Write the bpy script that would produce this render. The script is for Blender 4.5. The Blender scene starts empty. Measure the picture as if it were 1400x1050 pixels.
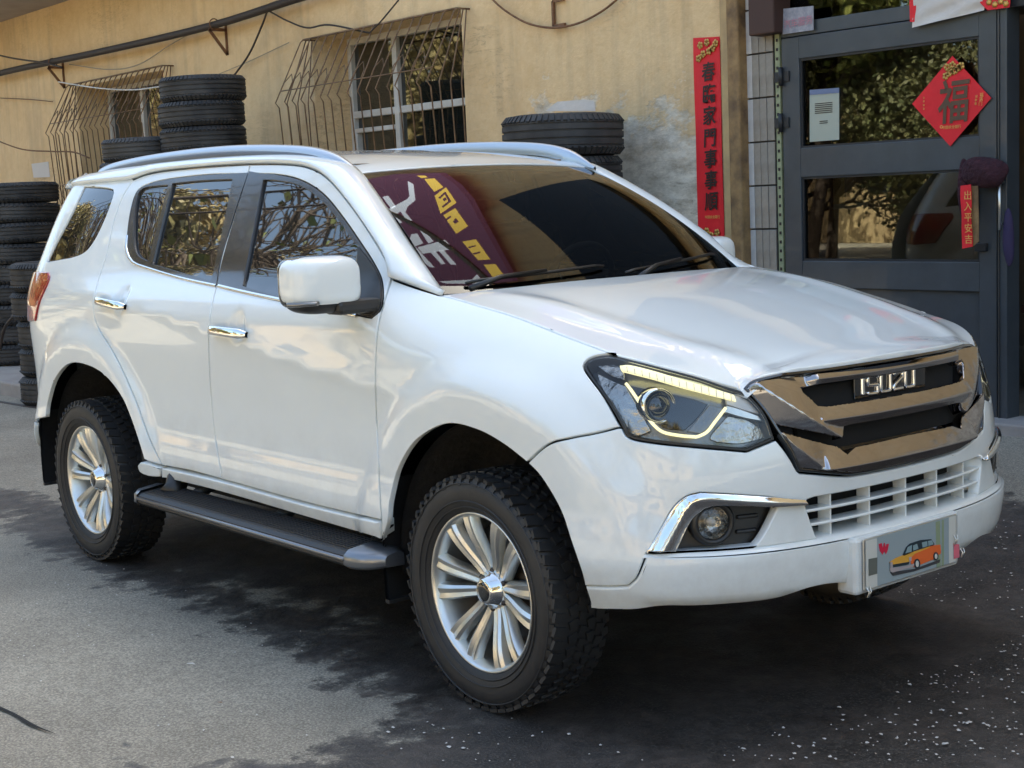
import bpy, bmesh, math, random
import numpy as np
from mathutils import Vector, Matrix
from mathutils.geometry import delaunay_2d_cdt
random.seed(7); RNG = np.random.default_rng(7)
SC = bpy.context.scene
COL = SC.collection

# ------------------------------------------------------------------ camera
CAM_F, CAM_O = 2036.3, np.array([3.4885, -3.5581, 1.5621])
_yaw, _pit, _rol = math.radians(141.044), math.radians(-7.1246), math.radians(-2.4118)
CF = np.array([math.cos(_yaw)*math.cos(_pit), math.sin(_yaw)*math.cos(_pit), math.sin(_pit)])
_R = np.array([math.sin(_yaw), -math.cos(_yaw), 0.0]); _U = np.cross(_R, CF)
CR = _R*math.cos(_rol)+_U*math.sin(_rol); CU = -_R*math.sin(_rol)+_U*math.cos(_rol)
cam = bpy.data.cameras.new('camera'); camo = bpy.data.objects.new('camera', cam); COL.objects.link(camo)
cam.sensor_width = 36; cam.lens = 36*CAM_F/1400; cam.clip_start = .05; cam.clip_end = 500
M = Matrix.Identity(4)
for i in range(3):
    M[i][0] = CR[i]; M[i][1] = CU[i]; M[i][2] = -CF[i]; M[i][3] = CAM_O[i]
camo.matrix_world = M; SC.camera = camo

# ------------------------------------------------------------------ light
SUN_EL = 50
w = bpy.data.worlds.new('World'); SC.world = w; w.use_nodes = True
nt = w.node_tree; nt.nodes.clear()
sky = nt.nodes.new('ShaderNodeTexSky'); sky.sky_type = 'NISHITA'; sky.sun_disc = False
sky.sun_elevation = math.radians(SUN_EL); sky.sun_rotation = 0; sky.air_density = .8; sky.dust_density = 4.0; sky.ozone_density = .3
bg = nt.nodes.new('ShaderNodeBackground'); bg.inputs[1].default_value = .15
wo = nt.nodes.new('ShaderNodeOutputWorld')
tint = nt.nodes.new('ShaderNodeMix'); tint.data_type = 'RGBA'; tint.blend_type = 'MULTIPLY'; tint.inputs[0].default_value = 1; tint.inputs[7].default_value = (.95, 1.0, .93, 1)
nt.links.new(sky.outputs[0], tint.inputs[6]); nt.links.new(tint.outputs[2], bg.inputs[0]); nt.links.new(bg.outputs[0], wo.inputs[0])
sun = bpy.data.lights.new('sun', 'SUN'); sun.energy = 4.5; sun.angle = math.radians(.5); sun.color = (1, .96, .82)
suno = bpy.data.objects.new('sun', sun); COL.objects.link(suno); suno.rotation_euler = (-math.radians(90-SUN_EL), 0, 0)
SC.view_settings.view_transform = 'Standard'; SC.view_settings.look = 'None'
SC.view_settings.gamma = 1; SC.view_settings.exposure = 2.15; SC.view_settings.use_curve_mapping = False
SC.cycles.max_bounces = 8; SC.cycles.transparent_max_bounces = 12; SC.cycles.caustics_reflective = False
SC.cycles.caustics_refractive = False; SC.cycles.use_denoising = True

# ------------------------------------------------------------------ pixel -> ray tools (survey of the place)
def rays(px):
    p = np.asarray(px, float)
    return CF + np.outer((p[:, 0]-700)/CAM_F, CR) - np.outer((p[:, 1]-525)/CAM_F, CU)
def on_axis(px, ax, val):
    d = rays(px); t = (val-CAM_O[ax])/d[:, ax]
    return CAM_O + d*t[:, None]
def onY(px, y): return on_axis(px, 1, y)
def onX(px, x): return on_axis(px, 0, x)
def onZ(px, z): return on_axis(px, 2, z)

class Sp:
    def __init__(s, xs, ys):
        s.x = np.array(xs, float); s.y = np.array(ys, float); d = np.diff(s.y)/np.diff(s.x)
        m = np.zeros(len(xs)); m[0] = d[0]; m[-1] = d[-1]
        for i in range(1, len(xs)-1):
            h0, h1 = s.x[i]-s.x[i-1], s.x[i+1]-s.x[i]
            m[i] = 0 if d[i-1]*d[i] <= 0 else (h0+h1)*3/((h0+2*h1)/d[i]+(2*h0+h1)/d[i-1]) if True else 0
        s.m = m
    def __call__(s, v):
        v = np.clip(np.asarray(v, float), s.x[0], s.x[-1]); i = np.clip(np.searchsorted(s.x, v)-1, 0, len(s.x)-2)
        h = s.x[i+1]-s.x[i]; t = (v-s.x[i])/h
        return (2*t**3-3*t**2+1)*s.y[i]+(t**3-2*t**2+t)*h*s.m[i]+(-2*t**3+3*t**2)*s.y[i+1]+(t**3-t**2)*h*s.m[i+1]
def sst(a, b, v):
    t = np.clip((v-a)/(b-a), 0, 1); return t*t*(3-2*t)

def crom(pts, n=8):
    """open Catmull-Rom chain"""
    P = np.array(pts, float)
    if len(P) == 2:
        t = np.linspace(0, 1, n+1)[:, None]; return P[0]*(1-t)+P[1]*t
    Q = np.vstack([2*P[0]-P[1], P, 2*P[-1]-P[-2]]); out = []
    for i in range(1, len(Q)-2):
        p0, p1, p2, p3 = Q[i-1], Q[i], Q[i+1], Q[i+2]
        for k in range(n):
            t = k/n
            out.append(.5*((2*p1)+(-p0+p2)*t+(2*p0-5*p1+4*p2-p3)*t*t+(-p0+3*p1-3*p2+p3)*t**3))
    out.append(P[-1]); return np.array(out)
def resample(P, step):
    P = np.asarray(P, float); L = np.r_[0, np.cumsum(np.linalg.norm(np.diff(P, axis=0), axis=1))]
    n = max(2, int(round(L[-1]/step))+1); t = np.linspace(0, L[-1], n)
    return np.stack([np.interp(t, L, P[:, k]) for k in range(P.shape[1])], 1)
def resample_n(P, n):
    P = np.asarray(P, float); L = np.r_[0, np.cumsum(np.linalg.norm(np.diff(P, axis=0), axis=1))]
    t = np.linspace(0, L[-1], n)
    return np.stack([np.interp(t, L, P[:, k]) for k in range(P.shape[1])], 1)
def loop(pts, step=5):
    """closed outline; points (x, y) smooth, (x, y, 1) corner. returns dense 2-D points"""
    n = len(pts); c = [i for i, p in enumerate(pts) if len(p) > 2]
    xy = [np.array(p[:2], float) for p in pts]
    if not c:
        P = crom([xy[-1]]+xy+[xy[0], xy[1]], 8)[8:-8]; return resample(P, step)[:-1]
    out = []
    for a, i in enumerate(c):
        j = c[(a+1) % len(c)]; j = j if j > i else j+n
        ch = [xy[k % n] for k in range(i, j+1)]
        out.append(resample(crom(ch), step)[:-1])
    return np.vstack(out)
def chain(pts, step=6):
    """open polyline, same corner flags"""
    out = []; cur = [np.array(pts[0][:2], float)]
    for p in pts[1:]:
        cur.append(np.array(p[:2], float))
        if len(p) > 2: out.append(crom(cur)[:-1]); cur = [cur[-1]]
    if len(cur) > 1: out.append(crom(cur))
    else: out.append(np.array([cur[0]]))
    return resample(np.vstack(out), step)

# ------------------------------------------------------------------ materials
MAT = {}
def mat(name, col=(.5, .5, .5), rough=.5, metal=0., spec=.5, coat=0., ior=1.5, emis=None, est=0., trans=0., noise=None, bump=None, coatr=.03, sss=0, alpha=1):
    m = bpy.data.materials.new(name); m.use_nodes = True; b = m.node_tree.nodes['Principled BSDF']
    b.inputs['Base Color'].default_value = (*col, 1); b.inputs['Roughness'].default_value = rough
    b.inputs['Metallic'].default_value = metal; b.inputs['Specular IOR Level'].default_value = spec
    b.inputs['Coat Weight'].default_value = coat; b.inputs['Coat Roughness'].default_value = coatr; b.inputs['IOR'].default_value = ior
    b.inputs['Transmission Weight'].default_value = trans
    if emis: b.inputs['Emission Color'].default_value = (*emis, 1); b.inputs['Emission Strength'].default_value = est
    N, L = m.node_tree.nodes, m.node_tree.links
    if noise:   # (scale, colour2, amount)
        tc = N.new('ShaderNodeTexCoord'); t = N.new('ShaderNodeTexNoise'); t.inputs['Scale'].default_value = noise[0]; t.inputs['Detail'].default_value = 8
        t.inputs['Roughness'].default_value = .65
        L.new(tc.outputs['Object'], t.inputs['Vector'])
        r = N.new('ShaderNodeValToRGB'); r.color_ramp.elements[0].position = .35; r.color_ramp.elements[1].position = .68
        r.color_ramp.elements[0].color = (*col, 1); r.color_ramp.elements[1].color = (*noise[1], 1)
        L.new(t.outputs[0], r.inputs[0]); L.new(r.outputs[0], b.inputs['Base Color'])
    if bump:    # (scale, strength, distance)
        tc = N.new('ShaderNodeTexCoord'); t = N.new('ShaderNodeTexNoise'); t.inputs['Scale'].default_value = bump[0]; t.inputs['Detail'].default_value = 6
        L.new(tc.outputs['Object'], t.inputs['Vector'])
        u = N.new('ShaderNodeBump'); u.inputs['Strength'].default_value = bump[1]; u.inputs['Distance'].default_value = bump[2]
        L.new(t.outputs[0], u.inputs['Height']); L.new(u.outputs[0], b.inputs['Normal'])
    MAT[name] = m; return m

mat('white_paint', (.76, .80, .79), .38, 0, .5, 1.0, 1.5, noise=(1.3, (.73, .765, .76)), coatr=.02)
mat('gap_black', (.006, .006, .006), .9)
mat('black_trim', (.018, .017, .016), .42, bump=(300, .1, .001))
mat('pillar_black', (.03, .026, .024), .22, coat=.4)
mat('rubber', (.014, .014, .015), .55, noise=(6, (.03, .029, .028)), bump=(80, .3, .002))
mat('old_rubber', (.014, .014, .015), .65, noise=(4, (.065, .062, .060)), bump=(60, .3, .003))
mat('chrome', (.82, .81, .79), .06, 1, bump=(5, .04, .003))
mat('grille_chrome', (.38, .36, .36), .05, 1, bump=(7, .06, .003))
mat('silver', (.74, .74, .71), .34, 1, noise=(9, (.64, .64, .61)))
mat('silver_dark', (.10, .10, .10), .4, .8)
mat('rail_silver', (.50, .53, .57), .30, .85)
mat('rail_grey', (.13, .14, .16), .4, .3)
mat('glass_dark', (.010, .011, .012), .015, 0, .5, .6, 1.7, coatr=.01)
mat('gloss_black', (.008, .008, .009), .05, coat=1)
mat('lamp_red', (.32, .02, .02), .08, coat=1)
mat('lamp_clear', (.75, .72, .68), .1, coat=1)
mat('drl', (.9, .9, .6), .4, emis=(1.0, .92, .50), est=.26)
mat('reflector', (.42, .41, .39), .16, 1, bump=(30, .7, .01))
mat('lamp_grey', (.20, .20, .20), .22, .6, coat=.5, bump=(60, .3, .004))
mat('step_rubber', (.02, .02, .022), .5, bump=(90, .3, .002))
mat('step_metal', (.24, .25, .27), .3, .8)
mat('mud', (.03, .027, .025), .8, noise=(20, (.05, .045, .04)), bump=(40, .5, .01))
mat('beige_trim', (.22, .16, .11), .6)
mat('seat_black', (.02, .019, .018), .7)
mat('disc', (.08, .07, .065), .5, .6)
def road_film(name, lo, hi, amt, col):
    """thin dried splash rising from the ground on lower panels"""
    m = MAT[name]; N, L = m.node_tree.nodes, m.node_tree.links; b = N['Principled BSDF']; src = b.inputs['Base Color'].links[0].from_socket
    tc = N.new('ShaderNodeTexCoord'); sx = N.new('ShaderNodeSeparateXYZ'); L.new(tc.outputs['Object'], sx.inputs[0])
    mr = N.new('ShaderNodeMapRange'); mr.inputs['From Min'].default_value = hi; mr.inputs['From Max'].default_value = lo; L.new(sx.outputs['Z'], mr.inputs['Value'])
    t = N.new('ShaderNodeTexNoise'); t.inputs['Scale'].default_value = 7; t.inputs['Detail'].default_value = 9; t.inputs['Roughness'].default_value = .7; L.new(tc.outputs['Object'], t.inputs['Vector'])
    r = N.new('ShaderNodeValToRGB'); r.color_ramp.elements[0].position = .40; r.color_ramp.elements[1].position = .72; L.new(t.outputs[0], r.inputs[0])
    mu = N.new('ShaderNodeMath'); mu.operation = 'MULTIPLY'; L.new(mr.outputs[0], mu.inputs[0]); L.new(r.outputs[0], mu.inputs[1])
    m2 = N.new('ShaderNodeMath'); m2.operation = 'MULTIPLY'; L.new(mu.outputs[0], m2.inputs[0]); m2.inputs[1].default_value = amt
    x = N.new('ShaderNodeMix'); x.data_type = 'RGBA'; L.new(m2.outputs[0], x.inputs[0]); L.new(src, x.inputs[6]); x.inputs[7].default_value = (*col, 1); L.new(x.outputs[2], b.inputs['Base Color'])
road_film('white_paint', .40, .85, .45, (.40, .37, .33))
def glass_mat(name, tint, fac, rough=.0, ior=1.5):
    m = bpy.data.materials.new(name); m.use_nodes = True; N, L = m.node_tree.nodes, m.node_tree.links; N.clear()
    o = N.new('ShaderNodeOutputMaterial'); mx = N.new('ShaderNodeMixShader'); tr = N.new('ShaderNodeBsdfTransparent'); tr.inputs[0].default_value = (*tint, 1)
    g = N.new('ShaderNodeBsdfGlossy'); g.inputs['Roughness'].default_value = rough; g.inputs['Color'].default_value = (1, 1, 1, 1)
    f = N.new('ShaderNodeFresnel'); f.inputs['IOR'].default_value = ior
    L.new(f.outputs[0], mx.inputs[0]); L.new(tr.outputs[0], mx.inputs[1]); L.new(g.outputs[0], mx.inputs[2]); L.new(mx.outputs[0], o.inputs[0])
    MAT[name] = m; return m
glass_mat('windshield_glass', (.30, .31, .30), 0, .005, 1.55)
glass_mat('clear_lens', (.93, .93, .92), 0, .01, 1.45)
glass_mat('door_glass', (.50, .53, .51), 0, .01, 1.6)

# ------------------------------------------------------------------ object helpers
def link(o, parent=None):
    COL.objects.link(o)
    if parent is not None: o.parent = parent
    return o
def tag(o, label=None, cat=None, group=None, kind=None):
    if label: o['label'] = label
    if cat: o['category'] = cat
    if group: o['group'] = group
    if kind: o['kind'] = kind
    return o
def thing(name, label, cat, loc=(0, 0, 0), group=None, rotz=0):
    o = bpy.data.objects.new(name, None); o.empty_display_size = .1; link(o); o.location = loc; o.rotation_euler = (0, 0, rotz)
    return tag(o, label, cat, group)
def new(name, me, m, parent=None):
    o = bpy.data.objects.new(name, me); link(o, parent)
    if parent is not None and parent.type == 'EMPTY' or parent is not None: pass
    ms = m if isinstance(m, (list, tuple)) else [m]
    if not me.materials:
        for a in ms: me.materials.append(MAT[a] if isinstance(a, str) else a)
    return o
class G:
    """collects polygons for one mesh"""
    def __init__(s): s.v = []; s.f = []; s.sm = []; s.mi = []
    def add(s, V, F, smooth=False, mi=0):
        b = len(s.v); s.v += [tuple(map(float, p)) for p in V]; s.f += [tuple(b+i for i in f) for f in F]
        s.sm += [smooth]*len(F); s.mi += [mi]*len(F); return s
    def box(s, c, d, rot=None, mi=0, bev=0.0):
        c = np.array(c, float); hx, hy, hz = [k/2 for k in d]; b = min(bev, hx*.9, hy*.9, hz*.9)
        R = np.eye(3) if rot is None else rot
        if b <= 0:
            V = [(sx*hx, sy*hy, sz*hz) for sx in (-1, 1) for sy in (-1, 1) for sz in (-1, 1)]
            F = [(0, 1, 3, 2), (4, 6, 7, 5), (0, 4, 5, 1), (2, 3, 7, 6), (0, 2, 6, 4), (1, 5, 7, 3)]
        else:
            bm = bmesh.new(); bmesh.ops.create_cube(bm, size=1)
            for v in bm.verts: v.co = Vector((v.co.x*2*hx, v.co.y*2*hy, v.co.z*2*hz))
            bmesh.ops.bevel(bm, geom=bm.edges[:], offset=b, segments=2, affect='EDGES', profile=.5)
            bm.verts.ensure_lookup_table(); V = [tuple(v.co) for v in bm.verts]; F = [tuple(v.index for v in f.verts) for f in bm.faces]; bm.free()
        V = (np.array(V) @ R.T)+c
        return s.add(V, F, False, mi)
    def bar(s, a, b, w, h, up=(0, 0, 1), mi=0):
        a, b = np.array(a, float), np.array(b, float); d = b-a; L = np.linalg.norm(d); x = d/L
        y = np.cross(up, x); y /= np.linalg.norm(y); z = np.cross(x, y)
        return s.box((a+b)/2, (L, w, h), np.stack([x, y, z], 1), mi)
    def tube(s, P, r, n=8, smooth=True, cap=True, mi=0, closed=False):
        P = np.array(P, float); m = len(P); T = np.gradient(P, axis=0); T /= np.linalg.norm(T, axis=1)[:, None]+1e-9
        up = np.array([0, 0, 1.]) if abs(T[0][2]) < .9 else np.array([1., 0, 0]); V = []
        u = np.cross(T[0], up); u /= np.linalg.norm(u)
        rr = np.full(m, r) if np.isscalar(r) else np.array(r)
        for i in range(m):
            u = u-T[i]*(u@T[i]); u /= np.linalg.norm(u)+1e-9; v = np.cross(T[i], u)
            for k in range(n):
                a = 2*math.pi*k/n; V.append(P[i]+rr[i]*(math.cos(a)*u+math.sin(a)*v))
        F = [(i*n+k, i*n+(k+1) % n, (i+1)*n+(k+1) % n, (i+1)*n+k) for i in range(m-1) for k in range(n)]
        if cap: F += [tuple(reversed(range(n))), tuple((m-1)*n+k for k in range(n))]
        return s.add(V, F, smooth, mi)
    def grid(s, A, smooth=True, mi=0, closeu=False, flip=False):
        """A: (m, n, 3)"""
        m, n = A.shape[:2]; F = []
        for i in range(m-1):
            for j in range(n if closeu else n-1):
                q = (i*n+j, i*n+(j+1) % n, (i+1)*n+(j+1) % n, (i+1)*n+j); F.append(q[::-1] if flip else q)
        return s.add(A.reshape(-1, 3), F, smooth, mi)
    def lathe(s, prof, n=48, axis='y', c=(0, 0, 0), smooth=True, mi=0):
        A = []
        for r, h in prof:
            row = []
            for k in range(n):
                a = 2*math.pi*k/n
                p = {'y': (r*math.cos(a), h, r*math.sin(a)), 'z': (r*math.cos(a), r*math.sin(a), h), 'x': (h, r*math.cos(a), r*math.sin(a))}[axis]
                row.append([p[i]+c[i] for i in range(3)])
            A.append(row)
        return s.grid(np.array(A), smooth, mi, closeu=True)
    def mesh(s, name='mesh'):
        me = bpy.data.meshes.new(name); me.from_pydata(s.v, [], s.f)
        me.polygons.foreach_set('use_smooth', s.sm); me.polygons.foreach_set('material_index', s.mi); me.update()
        bm = bmesh.new(); bm.from_mesh(me); bmesh.ops.recalc_face_normals(bm, faces=bm.faces); bm.to_mesh(me); bm.free()
        return me
    def obj(s, name, m, parent=None): return new(name, s.mesh(name), m, parent)
def autosmooth(me, ang=35):
    try: me.set_sharp_from_angle(angle=math.radians(ang))
    except Exception: pass
    me.polygons.foreach_set('use_smooth', [True]*len(me.polygons)); return me
def mirror_mesh(me):
    m2 = me.copy(); n = len(m2.vertices); co = np.empty(n*3); m2.vertices.foreach_get('co', co); co[1::3] *= -1
    cn = None
    if me.has_custom_normals:
        cn = np.empty(len(me.loops)*3); me.corner_normals.foreach_get('vector', cn)
    m2.vertices.foreach_set('co', co); m2.flip_normals(); m2.update()
    if cn is not None:
        vn = np.zeros((n, 3)); li = np.empty(len(me.loops), int); me.loops.foreach_get('vertex_index', li)
        vn[li] = cn.reshape(-1, 3); vn[:, 1] *= -1
        m2.normals_split_custom_set_from_vertices(vn.tolist())
    return m2
def mirror(o, parent=None):
    """the same part on the car's other side, with its sub-parts"""
    c = bpy.data.objects.new(o.name.split('.')[0], mirror_mesh(o.data)); link(c, parent if parent is not None else o.parent)
    l = o.location; c.location = (l.x, -l.y, l.z)
    for ch in list(o.children): mirror(ch, c)
    return c
def pip(P, poly):
    """points in polygon"""
    x, y = P[:, 0], P[:, 1]; ins = np.zeros(len(P), bool); j = len(poly)-1
    for i in range(len(poly)):
        xi, yi = poly[i]; xj, yj = poly[j]
        if yi != yj:
            c = ((yi > y) != (yj > y)) & (x < (xj-xi)*(y-yi)/(yj-yi)+xi); ins ^= c
        j = i
    return ins
def area(p): x, y = p[:, 0], p[:, 1]; return .5*np.sum(x*np.roll(y, -1)-np.roll(x, -1)*y)
def normals_of(f, U, e=.004):
    du = f(U+[e, 0])-f(U-[e, 0]); dv = f(U+[0, e])-f(U-[0, e]); n = np.cross(du, dv)
    return n/(np.linalg.norm(n, axis=1)[:, None]+1e-12)
def panel(name, m, parent, f, outline, holes=(), step=.035, gap=.002, depth=.02, extra=None, r=.0025, back=False):
    """trimmed sheet of surface f(u, v) with rounded, folded edges"""
    outline = np.asarray(outline, float); outline = outline if area(outline) > 0 else outline[::-1]
    hs = [h if area(h) < 0 else h[::-1] for h in (np.asarray(h, float) for h in holes)]
    loops = [outline]+hs; lo, hi = outline.min(0), outline.max(0)
    gx, gy = np.arange(lo[0]+step*.5, hi[0], step), np.arange(lo[1]+step*.5, hi[1], step)
    I = np.stack(np.meshgrid(gx, gy), -1).reshape(-1, 2) if len(gx) and len(gy) else np.zeros((0, 2))
    if extra is not None: I = np.vstack([I, extra])
    k = pip(I, outline)
    for h in hs: k &= ~pip(I, h)
    I = I[k]
    if len(I):
        B = np.vstack(loops); d = np.full(len(I), 9.)
        for b in np.array_split(B, max(1, len(B)//200)): d = np.minimum(d, np.sqrt(((I[:, None]-b[None])**2).sum(2)).min(1))
        I = I[d > step*.3]
    V2 = np.vstack(loops+[I]); E = []; b = 0
    for L in loops: n = len(L); E += [(b+i, b+(i+1) % n) for i in range(n)]; b += n
    rv, re, rf, ov, oe, of = delaunay_2d_cdt([Vector(p) for p in V2], E, [], 0, 1e-6)
    R = np.array([tuple(p) for p in rv]); T = np.array([t for t in rf if len(t) == 3])
    cen = R[T].mean(1); k = pip(cen, outline)
    for h in hs: k &= ~pip(cen, h)
    T = T[k]; A2 = R[T]; ar = .5*((A2[:, 1, 0]-A2[:, 0, 0])*(A2[:, 2, 1]-A2[:, 0, 1])-(A2[:, 2, 0]-A2[:, 0, 0])*(A2[:, 1, 1]-A2[:, 0, 1]))
    T[ar < 0] = T[ar < 0][:, ::-1]; T = T[np.abs(ar) > 1e-9]
    # which output vertex is which input
    omap = {}
    for i, o in enumerate(ov):
        for q in o: omap[q] = i
    P = f(R); Nn = normals_of(f, R); P3 = P.copy(); V = None; rings = []; b = 0; VA, NA, FA = [], [], []
    base = len(R)
    for L in loops:
        n = len(L); idx = [omap.get(b+i, None) for i in range(n)]; b += n; idx = [i for i in idx if i is not None]; n = len(idx)
        Q = P3[idx]; N_ = Nn[idx]; d = np.roll(Q, -1, 0)-np.roll(Q, 1, 0); t = np.cross(d, N_); t /= np.linalg.norm(t, axis=1)[:, None]+1e-12
        P[idx] = Q-t*(gap+r)
        A = Q-t*gap-N_*r; Bq = Q-t*gap-N_*depth
        o1 = base+len(VA); VA += list(A)+list(Bq); tn = t+N_*.35; tn /= np.linalg.norm(tn, axis=1)[:, None]; NA += list(tn)+list(t)
        for i in range(n):
            j = (i+1) % n; FA.append((idx[j], idx[i], o1+i, o1+j)); FA.append((o1+j, o1+i, o1+n+i, o1+n+j))
    allv = np.vstack([P, np.array(VA)]); alln = np.vstack([Nn, np.array(NA)])
    me = bpy.data.meshes.new(name); me.from_pydata(allv.tolist(), [], [tuple(map(int, t)) for t in T]+FA)
    me.validate(); me.polygons.foreach_set('use_smooth', [True]*len(me.polygons)); me.update()
    me.normals_split_custom_set_from_vertices(np.nan_to_num(alln).tolist())
    return new(name, me, m, parent)
def loft(name, m, parent, rails, n=24, smooth=True, sub=1, flip=False, thick=0):
    R = [resample_n(r, n) for r in rails]
    if sub > 1:
        S = np.array(R); R = list(np.stack([crom(S[:, j], sub) for j in range(n)], 1))
    A = np.array(R); g = G().grid(A, smooth, flip=flip)
    me = bpy.data.meshes.new(name); me.from_pydata(g.v, [], g.f); me.polygons.foreach_set('use_smooth', [smooth]*len(g.f)); me.update()
    if thick:
        o = new(name, me, m, parent); s = o.modifiers.new('s', 'SOLIDIFY'); s.thickness = thick; s.offset = -1; return o
    return new(name, me, m, parent)
# ================================================================== the car: one implicit body surface
WZ = Sp([.25, .42, .5, .56, .62, .70, .82, .95, 1.05, 1.15, 1.21, 1.26, 1.31, 1.41, 1.51, 1.61, 1.69, 1.74, 1.79, 1.85],
        [.83, .868, .893, .903, .898, .888, .889, .897, .903, .901, .883, .848, .808, .769, .730, .691, .658, .630, .58, .5])
WZR = Sp([.95, 1.05, 1.15, 1.22, 1.30, 1.40, 1.5, 1.6, 1.68, 1.73, 1.78, 1.84], [.897, .903, .903, .892, .868, .828, .788, .745, .702, .662, .60, .5])
ZH = Sp([-.5, -.29, .017, .236, .449, .607, .743, .9], [1.285, 1.261, 1.214, 1.161, 1.112, 1.076, 1.03, .99])
YH = Sp([-.5, -.29, .017, .236, .449, .745, .9], [.74, .74, .742, .745, .77, .88, .89])
XF = Sp([.25, .38, .45, .58, .66, .80, .9, 1.0, 1.05, 1.1, 1.2, 1.3, 1.9], [.80, .86, .895, .905, .905, .905, .898, .878, .86, .83, .76, .7, .6])
XR = Sp([.25, .5, .7, 1.0, 1.15, 1.3, 1.5, 1.7, 1.9], [-3.80, -3.88, -3.93, -3.93, -3.90, -3.84, -3.72, -3.56, -3.45])
PZ = Sp([.3, .75, 1.0, 1.3], [2.7, 2.6, 2.3, 2.2])
XS, XRS, KF, KR, QR = .2, -3.2, .75, .75, 2.5
ZC = Sp([-3.3, -2.4, -.55, .3], [1.25, 1.20, .985, .93])
def flare(x, z, xc, zc, a):
    r = np.hypot((x-xc), (z-zc)*np.where(z < zc, .8, 1.0)); f = 1-sst(.60, .725, r); return a*(f**.9)*sst(.25, .5, z)
def W(x, z):
    x, z = np.broadcast_arrays(np.asarray(x, float), np.asarray(z, float))
    kr = sst(-2.3, -3.1, -(-x)) if False else sst(2.3, 3.1, -x); base = WZ(z)*(1-kr)+np.where(z > .95, WZR(z), WZ(z))*kr; zh, yh = ZH(x), YH(x); t = np.clip((z-(zh-.24))/.24, 0, 1.15)
    fr = yh+(np.minimum(WZ(np.minimum(z, 1.1)), .903)-yh)*(1-t**2.4)
    k = sst(-.62, -.28, x); out = base*(1-k)+fr*k
    d = z-ZC(x); out = out+.011*np.exp(-np.sqrt(d*d+.00001)/.05)*(1-sst(-.5, -.1, x))*sst(-3.2, -2.6, x)
    out = out+np.maximum(flare(x, z, .04, .39, .036), flare(x, z, -2.80, .39, .038))
    for hx, hz in ((-1.385, 1.135), (-2.40, 1.205)):
        out = out-.017*np.exp(-(((x-hx)/.05)**2+((z-hz)/.052)**2)**2)
    return out
def hfun(P):
    x, y, z = P[..., 0], P[..., 1], P[..., 2]; p = PZ(z)
    X = np.clip((x-XS)/(XF(z)-XS), 0, 3); Xr = np.clip((x-XRS)/(XR(z)-XRS), 0, 3)
    q = np.where(x < XRS, QR, p)
    return (np.abs(y)/W(x, z))**q+X**p+Xr**QR-1
SCEN = XS+KF*math.pi/2
def body(U, off=0.):
    """surface point for (s, z); s runs round the car in plan, off along the outward normal"""
    U = np.asarray(U, float); s, z = U[:, 0], U[:, 1]; far = s > SCEN; s = np.where(far, 2*SCEN-s, s)
    th = np.clip((s-XS)/KF, 0, math.pi/2); tr = np.clip((XRS-s)/KR, 0, math.pi/2); p = PZ(z)
    x = np.where(s > XS, XS+(XF(z)-XS)*np.sin(th)**(2/p), np.where(s < XRS, XRS+(XR(z)-XRS)*np.sin(tr)**(2/QR), s))
    c = np.where(s > XS, np.cos(th)**(2/p), np.where(s < XRS, np.cos(tr)**(2/QR), 1.))
    y = -W(x, z)*c; y = np.where(far, -y, y)
    return np.stack([x, y, z], 1)
def bodyo(off):
    if np.isscalar(off) and off == 0: return body
    def f(U):
        U = np.asarray(U, float); P = body(U); n = normals_of(body, U); o = off(U) if callable(off) else off
        return P+n*np.reshape(o, (-1, 1))
    return f
def hit(px):
    D = rays([q[:2] for q in px]); t = np.linspace(2.4, 10.6, 165); P = CAM_O+t[None, :, None]*D[:, None]; h = hfun(P)
    ins = h < 0; ok = ins.any(1); k = np.where(ok, ins.argmax(1), np.argmin(h, 1)); a = t[np.maximum(k-1, 0)]; b = t[k]
    for _ in range(16):
        c = (a+b)/2; i = hfun(CAM_O+c[:, None]*D) < 0; b = np.where(i, c, b); a = np.where(i, a, c)
    tt = b
    if (~ok).any():     # grazing rays: closest approach
        T2 = t[k][:, None]+np.linspace(-.06, .06, 41); h2 = hfun(CAM_O+T2[..., None]*D[:, None]); j = h2.argmin(1); tn = T2[np.arange(len(T2)), j]
        i2 = (h2 < 0).any(1); tt = np.where(ok, b, tn)
    return CAM_O+tt[:, None]*D
def to_sz(P):
    x, y, z = P[:, 0], P[:, 1], P[:, 2]; p = PZ(z)
    X = np.clip((x-XS)/(XF(z)-XS), 0, 1); Y = np.clip(np.abs(y)/W(x, z), 0, 1); Xr = np.clip((x-XRS)/(XR(z)-XRS), 0, 1)
    s = np.where(x > XS, XS+KF*np.arctan2(X**(p/2), Y**(p/2)), np.where(x < XRS, XRS-KR*np.arctan2(Xr**(QR/2), Y**(QR/2)), x))
    s = np.where((y > 0) & (x > XS), 2*SCEN-s, s)
    return np.stack([s, z], 1)
def tr(px, step=5): return to_sz(hit(loop(px, step)))        # closed outline on the body
def trc(px, step=6): return to_sz(hit(chain(px, step)))      # open line on the body
def tr3(px, step=6): return hit(chain(px, step))

suv = thing('parked_suv', 'white mid-size SUV with chrome grille parked on wet asphalt before the ochre building', 'car')
PAINT = 'white_paint'
# ---- shared lines (pixels of the survey)
ARCH_F = [(522, 742), (530, 715), (533, 685), (545, 640), (570, 602), (610, 581), (650, 588), (686, 607), (720, 633)]
ARCH_F2 = [(720, 633), (740, 655), (765, 698), (782, 742), (795, 790), (806, 832)]
DOOR_F = [(535, 381), (524, 415), (516, 450), (513, 500), (514, 560), (517, 630), (521, 712)]
SHUT = [(342, 225), (322, 292), (304, 354), (297, 387), (289, 420), (285, 460), (287, 520), (293, 590), (304, 656)]
SILL = [(521, 712), (420, 688), (304, 656), (240, 636), (197, 629)]
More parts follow.
